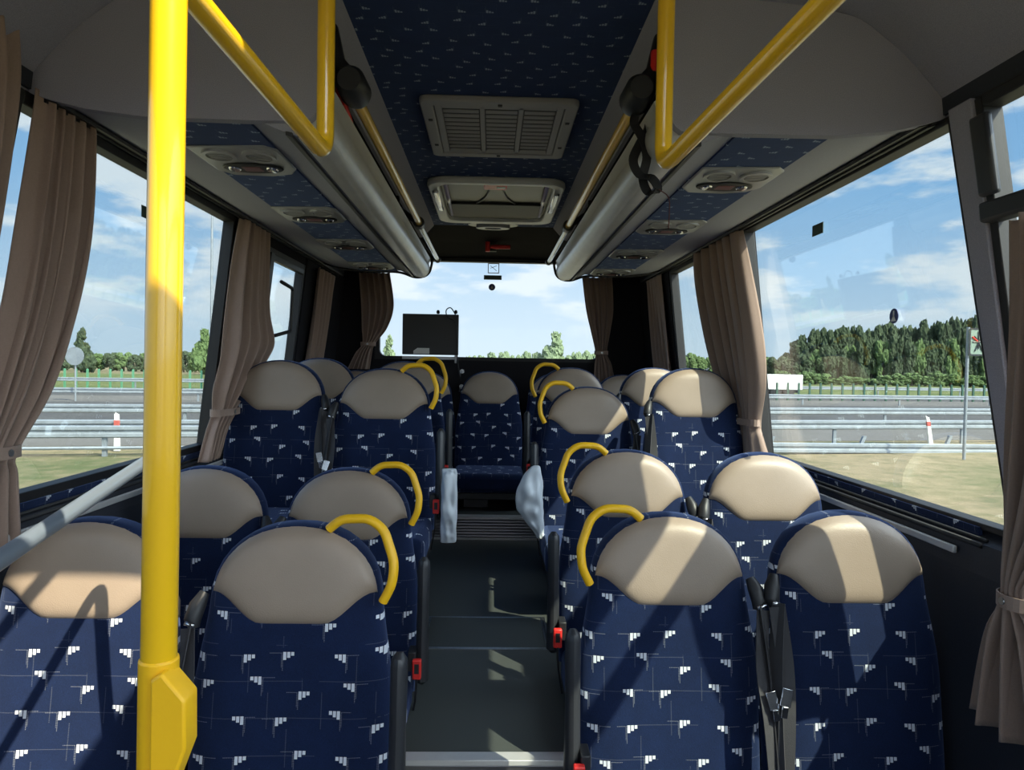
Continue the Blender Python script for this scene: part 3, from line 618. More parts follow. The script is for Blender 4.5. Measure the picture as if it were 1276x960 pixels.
# ------------------------------------------------------------------ seats
T = 1.05                       # seat height in its own frame
def hw(t):
    if t < 0.185: h = 0.208*max(0.0, 1-(1-t/0.185)**2.15)**(1/2.15)
    else: h = 0.208
    if t > 0.16:
        u = min(1, (t-0.16)/0.26); h += 0.030*(u*u*(3-2*u))
    return h
def th(t): u = min(1, t/0.05); return 0.024+0.070*sqrt(max(0, 1-(1-u)**2))+0.02*min(1, t/0.6)
def yc(t): return 0.045-0.14*t+0.0
def front(x, t):
    h = max(hw(t), 1e-4); q = min(1, abs(x)/h)
    y = yc(t)-th(t)/2*(1-q**3.2)**(1/3.2)
    b = max(0, min(1, (t-0.26)/0.12)); return y + b*0.010*(1-min(1, (abs(x)/0.15))**2)*1.0
def tb(x): u = min(1, max(0, (abs(x)-0.075)/0.115)); return 0.232-0.068*(u*u*(3-2*u))
def t0(x): return 0.185*(1-max(0, 1-(abs(x)/0.2)**2.15)**(1/2.15))+0.003
def leather():
    m = MB()
    def f(u, v):
        s_ = -1+2*u; x = 0.2025*sin(s_*pi/2)
        a, b = t0(x), tb(x); t = a+(b-a)*(0.5-0.5*cos(pi*v))
        ev = min(t-a, b-t); es = 0.2025-abs(x); e_ = max(0, min(ev, es*1.4))
        puff = 0.017*(1-math.exp(-e_/0.014))-0.004
        return (x, front(x, t)-puff, T-t)
    m.grid(f, 36, 22); return m
def backrest():
    m = MB(); ts = [0.0, 0.003, 0.008, 0.016, 0.028, 0.045, 0.065, 0.09, 0.12, 0.15, 0.18, 0.20, 0.23, 0.27, 0.31, 0.36, 0.42, 0.50, 0.58, 0.66, 0.72]; N = 40; vs = []
    for t in ts:
        h = max(hw(t), 0.012)
        for j in range(N):
            a = 2*pi*j/N; c_, s_ = cos(a), sin(a); x = h*math.copysign(abs(c_)**0.62, c_)
            if s_ <= 0: y = front(min(h, abs(x)), t) if abs(x) < h else yc(t)
            else: y = yc(t)+th(t)/2*abs(s_)**0.6
            vs.append((x, y, T-t))
    L = len(ts); m.add(vs, [(i*N+j, (i+1)*N+j, (i+1)*N+(j+1) % N, i*N+(j+1) % N) for i in range(L-1) for j in range(N)] + [tuple(range(N)), tuple((L-1)*N+j for j in range(N))[::-1]])
    return m
ME = {}
def shared(key, parent, mk, mt, name, **k):
    if key not in ME: o = mk().build(name, mt, parent, local=True, **k); ME[key] = o.data; return o
    o = bpy.data.objects.new(name, ME[key]); C.objects.link(o); o.parent = parent; return o
def make_seat(kind, a):
    """kind: aisle / window / plain; a = +1 when the aisle lies towards +x"""
    e = empty('bus_seat', (0, 0, 0))
    shared('back', e, backrest, FAB, 'backrest', smooth=True)
    shared('head', e, leather, BEIGE, 'headrest', smooth=True)
    m = MB(); m.box(-0.235, 0.235, -0.53, -0.09, 0.27, 0.395); c = m.build('seat_cushion', FABTOP, e, local=True, bevel=0.035, seg=4)
    m = MB(); m.box(-0.225, 0.225, -0.50, -0.04, 0.225, 0.27); m.build('seat_frame', BLK, e, local=True, bevel=0.006)
    m = MB(); m.box(-0.13, 0.03, -0.34, -0.16, -1.0, 0.0)
    for v in m.v: v.x += -a*0.03
    m.build('pedestal', DGREY, e, local=True).location = (0, 0, 0.225)
    if kind == 'aisle':
        hp = [(0.075, 0.012, T-0.012), (0.105, 0.008, T+0.014), (0.175, 0.0, T+0.018), (0.212, -0.004, T-0.008), (0.240, -0.020, T-0.085), (0.236, -0.028, T-0.135), (0.214, -0.024, T-0.178)]
        m = MB(); m.tube(fillet([(a*x, y, z) for x, y, z in hp], 0.02, 4), 0.0135, 12, flat=0.85); m.build('grab_handle', YELP, e, local=True, smooth='auto')
        x0 = a*0.268; pts = [(x0, -0.125, T-0.29), (x0, -0.14, T-0.42), (x0, -0.155, T-0.60)]
        m = MB(); m.tube([(x0, -0.118, T-0.262), (x0, -0.122, T-0.275)] + pts + [(x0, -0.160, T-0.640), (x0, -0.161, T-0.652)], [0.008, 0.018, 0.020, 0.019, 0.021, 0.022, 0.010], 12, flat=1.5, up=(0, 1, 0)); m.build('armrest', DGREY, e, local=True, smooth='auto')
        m = MB(); m.box(a*0.240-0.012, a*0.240+0.012, -0.20, -0.14, T-0.60, T-0.54); m.build('armrest_hinge', BLK, e, local=True, bevel=0.003)
        m = MB(); m.box(a*0.257-0.014, a*0.257+0.014, -0.215, -0.195, 0.43, 0.492); b = m.build('buckle', RED, e, local=True, bevel=0.004)
        m = MB(); m.box(a*0.257-0.007, a*0.257+0.007, -0.2165, -0.2145, 0.450, 0.480); m.build('buckle_slot', BLK, b, local=True)
        m = MB(); m.ribbon([(a*0.257, -0.205, 0.435), (a*0.252, -0.19, 0.36), (a*0.236, -0.17, 0.27)], 0.026, 0.006, (0, 1, 0.2)); m.build('buckle_stalk', BLK, e, local=True)
    if kind in ('aisle', 'window'):
        q = -a                                                  # belt hangs on the side facing the pair seat
        if kind == 'window': q = a
        g = [(q*0.212, -0.02, T-0.160), (q*0.222, -0.035, T-0.185), (q*0.228, -0.05, T-0.215), (q*0.222, -0.055, T-0.235)]
        m = MB(); m.tube(g, [0.012, 0.020, 0.020, 0.012], 10); gd = m.build('belt_guide', BLK, e, local=True, smooth='auto')
        m = MB(); m.tube([(q*0.214, -0.074, T-0.222), (q*0.236, -0.076, T-0.215)], 0.005, 8); m.build('guide_pin', CHROME, gd, local=True, smooth=True)
        m = MB(); m.ribbon([(q*0.222, -0.078, T-0.215), (q*0.235, -0.105, T-0.34), (q*0.243, -0.135, T-0.48), (q*0.246, -0.175, T-0.66), (q*0.238, -0.17, T-0.75)], 0.042, 0.0025, (0.45*q, 0.9, 0), smooth=4); m.build('belt_strap', STRAP, e, local=True)
        m = MB(); m.ribbon([(q*0.226, -0.082, T-0.225), (q*0.215, -0.115, T-0.36), (q*0.222, -0.150, T-0.47), (q*0.232, -0.175, T-0.62)], 0.040, 0.0025, (q*0.9, 0.35, 0), smooth=4); m.build('lap_strap', STRAP, e, local=True)
        m = MB(); m.ribbon([(q*0.222, -0.150, T-0.405), (q*0.232, -0.160, T-0.445)], 0.026, 0.004, (1, 0, 0)); m.ribbon([(q*0.232, -0.162, T-0.445), (q*0.236, -0.164, T-0.472)], 0.016, 0.003, (1, 0, 0)); lt = m.build('belt_tongue', CHROME, e, local=True, bevel=0.001)
    return e
protos = {}
def seat(kind, a, x, y, top, label, floor_z):
    key = (kind, a)
    if key not in protos: protos[key] = make_seat(kind, a); o = protos[key]
    else: o = copy_tree(protos[key])
    o.location = (x, y, top-T); tag(o, label, 'seat', 'bus seats facing the front')
    for c in children(o):
        if c.name.startswith('pedestal'): c.scale = (1, 1, max(0.02, 0.225+top-T-floor_z))
    return o
seat('aisle', -1, 0.482, 1.86, -0.390, 'right aisle seat in the front row, headrest crossed by a diagonal band of sunlight', ZL)
seat('window', -1, 0.966, 1.85, -0.378, 'right window seat in the front row beside the near curtain', ZL)
seat('aisle', -1, 0.486, 2.47, -0.290, 'right aisle seat in the second row, directly behind the front aisle seat', ZL)
seat('window', -1, 0.964, 2.44, -0.290, 'right window seat in the second row with a fully sunlit headrest', ZL)
seat('aisle', -1, 0.476, 3.43, -0.092, 'right aisle seat in the third row with shaded headrest and white bag below', ZM)
seat('window', -1, 0.950, 3.28, 0.008, 'right window seat in the third row next to the middle curtain', ZM)
seat('aisle', -1, 0.481, 4.24, 0.000, 'right aisle seat in the fourth row, in front of the rear bench', ZM)
seat('window', -1, 0.957, 4.10, 0.008, 'right window seat in the fourth row with sunlit cream headrest', ZM)
seat('window', 1, -0.985, 1.75, -0.396, 'left window seat in the front row behind the yellow pole', ZL)
seat('aisle', 1, -0.466, 1.72, -0.394, 'left aisle seat in the front row, largest in view', ZL)
seat('window', 1, -0.955, 2.38, -0.355, 'left window seat in the second row, partly behind the yellow pole', ZL)
seat('aisle', 1, -0.473, 2.38, -0.355, 'left aisle seat in the second row with grab handle', ZL)
seat('window', 1, -0.975, 3.27, 0.012, 'left window seat in the third row next to the middle curtain', ZM)
seat('aisle', 1, -0.485, 3.23, -0.018, 'left aisle seat in the third row with white bag hanging beside it', ZM)
seat('window', 1, -0.975, 4.02, 0.030, 'left window seat in the fourth row below the narrow brown curtain', ZM)
seat('aisle', 1, -0.495, 4.02, 0.020, 'left aisle seat in the fourth row, below the hanging screen', ZM)
for x, nm in ((-0.965, 'leftmost seat of the rear bench row in the corner'), (-0.488, 'second seat from the left in the rear row, mostly hidden'), (0.475, 'second seat from the right in the rear row, mostly hidden'), (0.955, 'rightmost seat of the rear row in the dark corner')):
    seat('plain', 1, x, 5.06, -0.045, nm, ZR)
seat('plain', 1, -0.010, 5.03, -0.037, 'middle seat of the rear row facing straight down the aisle', ZR)

# ------------------------------------------------------------------ curtains
def smooth_rows(rows, n):
    rows = [Vector(r[:3]).to_tuple() + tuple(r[3:]) for r in rows]; out = []
    K = len(rows[0])
    for j in range(n+1):
        t = j/n*(len(rows)-1); i = min(int(t), len(rows)-2); f = t-i
        r = []
        for q in range(K):
            p0, p1, p2, p3 = rows[max(i-1, 0)][q], rows[i][q], rows[i+1][q], rows[min(i+2, len(rows)-1)][q]
            r.append(0.5*(2*p1+(p2-p0)*f+(2*p0-5*p1+4*p2-p3)*f*f+(3*p1-p0-3*p2+p3)*f**3))
        out.append(r)
    return out
def curtain(rows, plane, label, folds=7, tie=None, seed=0, group=None):
    """rows: (height, edge a, edge b, distance from glass, fold depth) from top to bottom; plane: +1/-1 side wall, 'rear'"""
    rnd = random.Random(seed); ph = [rnd.uniform(0, 6.28) for _ in range(4)]
    R_ = smooth_rows(rows, 48)
    def P(u, v):
        z, a, b, off, amp = R_[int(round(v*48))]
        w_ = u+0.02*sin(u*9+ph[0]); n = amp*(sin(2*pi*folds*w_+ph[1]+0.5*sin(3*v+ph[2]))+0.35*sin(2*pi*folds*1.9*w_+ph[3]+v))
        t = a+(b-a)*u + amp*0.5*cos(2*pi*folds*w_+ph[1]); d = off+n
        z2 = z + 0.004*sin(2*pi*folds*u+ph[0])*(v < 0.02)
        if plane == 'rear': return Vector((t, YB-0.012-abs(d) if d < 0 else YB-0.012-d, z2))
        return Vector((plane*(XW(z)-max(d, 0.018)), t, z2))
    m = MB(); m.grid(P, folds*14, 48)
    e = empty('curtain', P(0.5, 1.0), label, 'curtain', group)
    m.build('curtain_cloth', CURT, e, smooth=True, solid=0.003)
    if tie is not None:
        j = tie; z, a, b, off, amp = R_[j]; h = 0.014
        cc = (a+b)/2; ra = abs(b-a)/2+0.012; rd = abs(amp)*1.5+0.012; m = MB(); ringp = []
        for i in range(25):
            an = 2*pi*i/24; t = cc+ra*cos(an); d = max(0.006, off+rd*sin(an)); ringp.append(Vector((t, YB-0.012-d, z)) if plane == 'rear' else Vector((plane*(XW(z)-d), t, z)))
        m.ribbon(ringp, 0.030, 0.003, (0, 0, 1)); tb_ = m.build('tie_band', CURT, e)
        q = ringp[6]; m = MB(); ax_ = 'y' if plane == 'rear' else 'x'; m.lathe([(0.008, -0.004), (0.009, 0.004)], q, ax_, 12); m.build('press_stud', STEEL, tb_)
    return e
GC = 'brown window curtains'
curtain([(0.645, 3.90, 3.20, 0.035, 0.018), (0.45, 3.86, 3.13, 0.045, 0.024), (0.15, 3.72, 3.05, 0.055, 0.028), (-0.05, 3.58, 3.05, 0.06, 0.026), (-0.235, 3.40, 3.13, 0.06, 0.020), (-0.30, 3.42, 3.10, 0.065, 0.02), (-0.415, 3.55, 3.02, 0.075, 0.028)], 1, 'brown curtain tied back on the right pillar behind the large window', 6, 32, 1, GC)
curtain([(0.345, 1.20, 1.535, 0.045, 0.016), (0.10, 1.21, 1.540, 0.055, 0.022), (-0.20, 1.27, 1.555, 0.075, 0.026), (-0.42, 1.45, 1.555, 0.09, 0.022), (-0.50, 1.48, 1.555, 0.10, 0.020), (-0.60, 1.34, 1.595, 0.13, 0.022), (-0.80, 1.20, 1.625, 0.165, 0.028)], 1, 'brown curtain tied at the right edge of the view, hem in sunlight', 5, 32, 2, GC)
curtain([(0.635, 5.15, 4.72, 0.03, 0.014), (0.2, 5.12, 4.66, 0.035, 0.02), (-0.30, 5.05, 4.62, 0.04, 0.022)], 1, 'narrow brown curtain in the rear right corner beside the side window', 5, None, 3, GC)
curtain([(0.76, 1.30, 1.68, 0.03, 0.010), (0.60, 1.30, 1.70, 0.035, 0.015), (0.20, 1.32, 1.665, 0.05, 0.020), (-0.10, 1.42, 1.62, 0.06, 0.02), (-0.26, 1.50, 1.585, 0.065, 0.016), (-0.50, 1.40, 1.59, 0.07, 0.02)], -1, 'brown curtain at the far left edge of the view', 6, 38, 4, GC)
curtain([(0.668, 1.79, 2.01, 0.030, 0.013), (0.61, 1.79, 2.03, 0.035, 0.016), (0.35, 1.76, 2.03, 0.05, 0.020), (0.12, 1.74, 1.985, 0.055, 0.022), (-0.08, 1.70, 1.91, 0.055, 0.022), (-0.235, 1.67, 1.80, 0.055, 0.016), (-0.30, 1.66, 1.81, 0.055, 0.018), (-0.50, 1.62, 1.85, 0.06, 0.022)], -1, 'gathered brown curtain on the left front pillar, beside the yellow pole', 5, 34, 5, GC)
curtain([(0.655, 3.20, 3.58, 0.035, 0.018), (0.45, 3.15, 3.62, 0.045, 0.024), (0.25, 3.12, 3.66, 0.055, 0.028), (0.10, 3.07, 3.72, 0.075, 0.030), (0.0, 3.04, 3.58, 0.085, 0.028), (-0.12, 3.00, 3.44, 0.085, 0.026), (-0.22, 3.02, 3.28, 0.08, 0.018), (-0.30, 2.98, 3.18, 0.08, 0.018), (-0.42, 2.94, 3.12, 0.08, 0.02)], -1, 'wide loosely tied brown curtain on the left middle pillar', 5, 36, 6, GC)
curtain([(0.615, 4.58, 5.08, 0.03, 0.014), (0.2, 4.56, 5.02, 0.035, 0.02), (-0.30, 4.50, 4.92, 0.04, 0.02)], -1, 'narrow brown curtain hanging in the rear left corner of the side wall', 5, None, 7, GC)
rx = lambda px, py: ay(px, py, 5.42).x
curtain([(0.70, rx(446, 335), rx(484, 335), 0.05, 0.018), (0.45, rx(449, 375), rx(489, 375), 0.055, 0.02), (0.28, rx(450, 405), rx(481, 405), 0.055, 0.018), (0.155, rx(451, 428), rx(466, 428), 0.055, 0.012), (0.08, rx(442, 440), rx(462, 440), 0.055, 0.014), (-0.04, rx(432, 462), rx(459, 462), 0.055, 0.014)], 'rear', 'brown curtain tied at the left side of the rear window', 5, 29, 8, GC)
curtain([(0.70, rx(727, 345), rx(763, 345), 0.05, 0.018), (0.45, rx(732, 385), rx(764, 385), 0.055, 0.02), (0.28, rx(738, 410), rx(760, 410), 0.055, 0.018), (0.12, rx(743, 438), rx(756, 438), 0.055, 0.012), (0.02, rx(742, 455), rx(762, 455), 0.055, 0.014), (-0.16, rx(740, 485), rx(768, 485), 0.055, 0.014)], 'rear', 'brown curtain tied at the right side of the rear window', 5, 29, 9, GC)

# ------------------------------------------------------------------ hanging screen, bags, odds and ends
a, b = ay(502, 391, 5.36), ay(571, 443, 5.36)
e = empty('monitor', ((a.x+b.x)/2, 5.36, b.z), 'black flat screen seen from the back, standing in the rear window', 'monitor')
m = MB(); m.box(a.x, b.x, 5.345, 5.385, b.z, a.z); sc_ = m.build('screen_housing', BLK, e, bevel=0.005)
m = MB(); u0, u1 = ay(515, 441, 5.34), ay(535, 434, 5.34); m.prism([(u0.x, u0.z), (u1.x, u0.z), (u1.x, u1.z), (u0.x+0.03, u1.z), (u0.x, (u0.z+u1.z)/2)], 'y', 5.343, 5.345); m.build('label', WHITEP, sc_)
m = MB(); m.box(a.x, b.x-0.02, 5.35, 5.38, b.z-0.035, b.z-0.012); m.box(b.x-0.028, b.x-0.012, 5.35, 5.38, b.z-0.06, b.z+0.01); m.build('stand', SILV, e, bevel=0.002)
for px in (546, 568): q = ay(px, 389, 5.36); m = MB(); m.lathe([(0.010, -0.014), (0.014, 0.0), (0.008, 0.014)], q, 'z', 10); m.build('knob', BLK, e, smooth='auto')
m = MB(); m.tube([ay(px, py, 5.335) for px, py in ((569, 395), (562, 384), (556, 387), (558, 396), (567, 402), (570, 425), (570, 448), (574, 475))], 0.004, 8, smooth=6); m.build('cable', BLK, e, smooth=True)

def bag(pts, loc_y, label, seed):
    """crumpled thin plastic bag hanging from an armrest"""
    rnd = random.Random(seed)
    L = [(ay(l, y, loc_y), ay(r, y, loc_y)) for l, r, y in pts]; m = MB(); n = 14; vs = []; N = 20
    R_ = []
    for j in range(25):
        t = j/24*(len(L)-1); i = min(int(t), len(L)-2); f = t-i; R_.append((L[i][0].lerp(L[i+1][0], f), L[i][1].lerp(L[i+1][1], f)))
    for j, (p0, p1) in enumerate(R_):
        c = (p0+p1)/2; h = (p1-p0).length/2; dpt = 0.006+0.014*sin(pi*min(1, (j+2)/27))
        for i in range(N):
            an = 2*pi*i/N; k_ = 1+0.9*noise.noise(Vector((cos(an)*2.2, sin(an)*2.2, j*0.30+seed*7)))+0.5*noise.noise(Vector((cos(an)*4, sin(an)*4, j*0.33+seed*7)))
            vs.append(c+Vector((h*cos(an)*min(1.05, 0.75+0.25*k_), dpt*sin(an)*k_*1.8, 0)))
    m.add(vs, [(j*N+i, j*N+(i+1) % N, (j+1)*N+(i+1) % N, (j+1)*N+i) for j in range(24) for i in range(N)] + [tuple(range(N))[::-1], tuple(24*N+i for i in range(N))])
    return tag(m.build('plastic_bag', BAG, smooth=True, subd=1), label, 'bag')
bag([(551, 569, 584), (550, 570, 592), (549, 570, 630), (549, 569, 660), (548, 568, 677)], 3.0, 'flat white plastic bag hanging at the left side of the aisle', 1)
bag([(664, 673, 580), (652, 675, 592), (644, 677, 608), (641, 677, 624), (644, 678, 636), (654, 678, 650), (664, 678, 662), (670, 678, 672)], 3.18, 'crumpled white plastic bag hanging at the right side of the aisle', 2)
# hooks and fittings on the rear wall
for px, py, nm in ((576, 463, 'upper'), (575, 482, 'lower')):
    p = ay(px, py, YB); m = MB(); m.lathe([(0.016, -0.03), (0.018, 0.0)], p, 'y', 12); m.tube([p+Vector((0, -0.02, 0)), p+Vector((-0.01, -0.045, -0.015)), p+Vector((-0.015, -0.03, -0.04))], 0.006, 8)
    tag(m.build('wall_fitting', STEEL, smooth='auto'), 'small metal fitting, the %s one, on the dark rear wall left of the middle seat' % nm, 'fitting')

# ------------------------------------------------------------------ outside
ZG = -2.4
ORD = 'first second third fourth fifth sixth seventh eighth ninth tenth eleventh twelfth thirteenth fourteenth fifteenth sixteenth seventeenth eighteenth nineteenth twentieth twenty-first twenty-second twenty-third'.split()
def OY(x, d): return d+0.19*x
def band(mb, d0, d1, x0, x1, z0, z1, n=1):
    for i in range(n):
        a = x0+(x1-x0)*i/n; b = x0+(x1-x0)*(i+1)/n
        mb.hexa([(a, OY(a, d0), z0), (b, OY(b, d0), z0), (b, OY(b, d1), z0), (a, OY(a, d1), z0), (a, OY(a, d0), z1), (b, OY(b, d0), z1), (b, OY(b, d1), z1), (a, OY(a, d1), z1)])
    return mb
m = MB(); m.box(-900, 900, -300, 1200, ZG-0.5, ZG-0.02); struct(m, 'ground', GRASS)
m = MB(); band(m, 22.0, 27.8, -300, 300, ZG-0.2, ZG); struct(m, 'slip_road', ASPH2)
m = MB(); band(m, 30.0, 45.0, -300, 300, ZG-0.2, ZG); struct(m, 'motorway_carriageway', ASPH)
m = MB(); band(m, 53, 64.0, -300, 300, ZG-0.2, ZG); struct(m, 'motorway_carriageway', ASPH)
m = MB(); band(m, 45.0, 53.0, -300, 300, ZG-0.2, ZG-0.005); struct(m, 'central_reservation', ASPH2)
m = MB(); band(m, 64, 135.0, -400, 400, ZG-0.2, ZG+0.0); struct(m, 'green_verge', GRASS2)
def wbeam(mb, d, x0, x1, zt, zt1=None):
    zt1 = zt if zt1 is None else zt1
    pr = [(0, 0.0), (-0.05, -0.03), (-0.05, -0.10), (0.0, -0.14), (0.0, -0.17), (-0.05, -0.21), (-0.05, -0.28), (0, -0.31), (0.012, -0.31), (0.012, 0)]
    vs = []
    for x, z in ((x0, zt), (x1, zt1)):
        for p_, q_ in pr: vs.append((x, OY(x, d)+p_, ZG+z+q_))
    n = len(pr); mb.add(vs, [tuple(range(n)), tuple(range(2*n-1, n-1, -1))]+[(i, i+n, (i+1) % n+n, (i+1) % n) for i in range(n)])
def guardrail(d, x0, x1, step, zt, label, group=None, low=False):
    e = empty('guardrail', ((x0+x1)/2, OY((x0+x1)/2, d), ZG), label, 'guardrail')
    m = MB(); wbeam(m, d, x0, x1, zt)
    m.build('rail_beam', GALV, e)
    if low: m = MB(); m.tube([(x0, OY(x0, d), ZG+0.20), (x1, OY(x1, d), ZG+0.20)], 0.045, 6); m.build('lower_rail', GALV, e)
    x = x0+0.5
    while x < x1:
        mm = MB(); mm.box(x-0.05, x+0.05, OY(x, d)+0.02, OY(x, d)+0.11, ZG-0.02, ZG+zt-0.03); mm.build('post', GALV, e); x += step
    return e
guardrail(19.6, -26, 5.0, 2.65, 0.76, 'nearest galvanised guardrail beyond the left window', low=True)
guardrail(21.0, -34, 60, 5.0, 0.80, 'galvanised guardrail running along the slip road edge')
guardrail(29.0, -60, 90, 6.0, 0.76, 'guardrail between slip road and motorway')
guardrail(46.0, -90, 120, 8.0, 0.75, 'guardrail on the near side of the central reservation')
guardrail(65.0, -110, 160, 10.0, 0.9, 'guardrail at the far side of the motorway')
# low guardrail terminal on the right
e = empty('guardrail_terminal', (11, OY(11, 18.6), ZG), 'low guardrail end section lying near the grass beyond the right window', 'guardrail')
m = MB(); wbeam(m, 18.6, 6.5, 16.2, 0.36, 0.22); m.build('rail_beam', GALV, e)
for x in (8, 11, 14): m = MB(); m.hexa([(x-0.05, OY(x, 18.65), ZG-0.02), (x+0.05, OY(x, 18.65), ZG-0.02), (x+0.05, OY(x, 18.75), ZG-0.02), (x-0.05, OY(x, 18.75), ZG-0.02), (x+0.15, OY(x, 18.65), ZG+0.5), (x+0.25, OY(x, 18.65), ZG+0.5), (x+0.25, OY(x, 18.75), ZG+0.5), (x+0.15, OY(x, 18.75), ZG+0.5)]); m.build('post', GALV, e)
# screen posts on the far side
def picket(px, d, z0, z1, mt, lab, grp, base=None):
    v = ray(px, 470); x = d/(v.y/v.x-0.19) if abs(v.x) > 1e-6 else 0; y = OY(x, d)
    if base is None: m = MB(); m.box(-0.07, 0.07, -0.07, 0.07, 0, z1-z0); m.prism([(-0.07, z1-z0), (0.07, z1-z0), (0, z1-z0+0.06)], 'y', -0.07, 0.07); o = m.build('marker_post', mt)
    else: o = base.copy(); C.objects.link(o)
    o.location = (x, y, z0); tag(o, lab, 'post', grp); return o
o = None
for i in range(22): o = picket(955+i*13.6, 53.0, ZG, ZG+1.42, GPOST, 'thin dark green motorway post seen right of the bus, %s from the left' % ORD[i], 'dark green roadside posts', o)
o = None
for i in range(19): o = picket(38+i*14.2, 66.0, ZG, ZG+1.55, GPOSTL, 'green motorway post seen left of the bus, %s from the left' % ORD[i], 'light green roadside posts', o)
def outp(px, base_y): v = ray(px, base_y); return v*(ZG/v.z)
# white marker posts
for px, by, h, lean, nm in ((146, 562, 0.95, 0.0, 'upright white delineator post beyond the left window'), (1160, 556, 0.95, -0.14, 'leaning delineator post with red band beyond the right window')):
    p = outp(px, by); e = empty('delineator_post', p, nm, 'post')
    m = MB(); m.hexa([(p.x-0.07, p.y-0.04, ZG), (p.x+0.07, p.y-0.04, ZG), (p.x+0.07, p.y+0.04, ZG), (p.x-0.07, p.y+0.04, ZG), (p.x-0.06+lean, p.y-0.03, ZG+h), (p.x+0.04+lean, p.y-0.03, ZG+h), (p.x+0.04+lean, p.y+0.03, ZG+h), (p.x-0.06+lean, p.y+0.03, ZG+h+0.06)]); m.build('post', WHITEP, e)
    m = MB(); m.hexa([(p.x-0.068+lean*0.7, p.y-0.045, ZG+h*0.7), (p.x+0.055+lean*0.7, p.y-0.045, ZG+h*0.7), (p.x+0.055+lean*0.7, p.y+0.03, ZG+h*0.7), (p.x-0.068+lean*0.7, p.y+0.03, ZG+h*0.7), (p.x-0.068+lean*0.85, p.y-0.045, ZG+h*0.85), (p.x+0.052+lean*0.85, p.y-0.045, ZG+h*0.85), (p.x+0.052+lean*0.85, p.y+0.03, ZG+h*0.85), (p.x-0.068+lean*0.85, p.y+0.03, ZG+h*0.85)]); m.build('reflector_band', mat('red_band', (0.45, 0.10, 0.08), 0.5) if 'red_band' not in bpy.data.materials else bpy.data.materials['red_band'], e)
# road sign on the right
p = outp(1201, 573); k_ = lambda px, py: ay(px, py, p.y)
e = empty('road_sign', p, 'tall grey sign post with small panel showing a dark star shaped cross', 'road sign')
tp = k_(1204, 408); m = MB(); m.tube([p, Vector((p.x, p.y, tp.z))], 0.045, 10); m.build('post', GALV, e, smooth='auto')
s0, s1 = k_(1204, 409), k_(1227, 444); m = MB(); m.prism(rrect(s0.x+0.03, s1.x, s1.z, s0.z, 0.07), 'y', p.y-0.09, p.y-0.06); pl = m.build('sign_panel', SIGNF, e)
m = MB(); ring(m, rrect(s0.x+0.03, s1.x, s1.z, s0.z, 0.07), rrect(s0.x+0.075, s1.x-0.045, s1.z+0.045, s0.z-0.045, 0.05), 'y', p.y-0.10, p.y-0.088); m.build('border', BLK, pl)
cx_, cz_ = (s0.x+0.03+s1.x)/2, (s0.z+s1.z)/2; m = MB()
for j, (an, L_) in enumerate(((90, 0.30), (55, 0.24), (125, 0.2), (0, 0.16), (180, 0.16), (250, 0.28), (295, 0.28), (270, 0.2))):
    a_ = radians(an); m.tube([(cx_, p.y-0.10, cz_), (cx_+L_*cos(a_), p.y-0.10, cz_+L_*sin(a_))], 0.018, 6)
m.build('star_symbol', BLK, pl)
m = MB(); m.tube([(cx_-0.18, p.y-0.105, cz_+0.14), (cx_-0.03, p.y-0.105, cz_+0.02)], 0.02, 6); m.build('red_stroke', RED, pl)
# round sign seen from behind on the left
p = outp(94, 500); e = empty('road_sign', p, 'round road sign seen from behind beyond the left window', 'road sign'); tp = ay(95, 444, p.y)
m = MB(); m.tube([p, Vector((p.x, p.y, tp.z+0.4))], 0.05, 8); m.build('post', GALV, e)
m = MB(); m.lathe([(0.52, 0.0), (0.52, 0.04)], Vector((p.x, p.y-0.1, tp.z)), 'y', 24); m.build('sign_disc', GALV, e)
# lamp post on the left
p = outp(263, 486); e = empty('street_lamp', p, 'tall slim street lamp with curved arm beyond the left window', 'street lamp'); tp = ay(265, 268, p.y); t1 = ay(262, 258, p.y); t2 = ay(249, 252, p.y)
m = MB(); m.tube([p, Vector((p.x, p.y, tp.z-0.3)), tp, t1, t2], [0.13, 0.10, 0.08, 0.07, 0.06], 8); m.build('pole', GALV, e, smooth='auto')
m = MB(); q = t2; m.box(q.x-0.55, q.x+0.15, q.y-0.15, q.y+0.15, q.z-0.08, q.z+0.08); m.build('lamp_head', WHITEP, e, bevel=0.04)
# white lorry trailer
a = outp(951, 501); Y = 62.0; x0, x1 = ay(900, 500, Y).x, ay(1000, 500, Y).x; zt = ay(975, 467, Y).z; zb = ZG+0.75
e = empty('lorry', ((x0+x1)/2, Y, ZG), 'white box lorry on the far carriageway, left of the forest', 'lorry')
m = MB(); m.box(x0, x1, Y, Y+2.5, zb, zt); m.build('cargo_box', WHITEP, e, bevel=0.06)
m = MB(); m.box(x0+0.2, x1-0.3, Y+0.2, Y+2.3, zb-0.25, zb); m.build('chassis', BLK, e)
for x in (x0+1.2, x0+2.2, x1-2.4, x1-1.2):
    for yy in (Y+0.05, Y+2.2): m = MB(); m.lathe([(0.3, 0), (0.5, 0.03), (0.5, 0.25), (0.3, 0.28)], (x, yy, ZG+0.5), 'y', 18); m.build('wheel', RUB, e, smooth='auto')

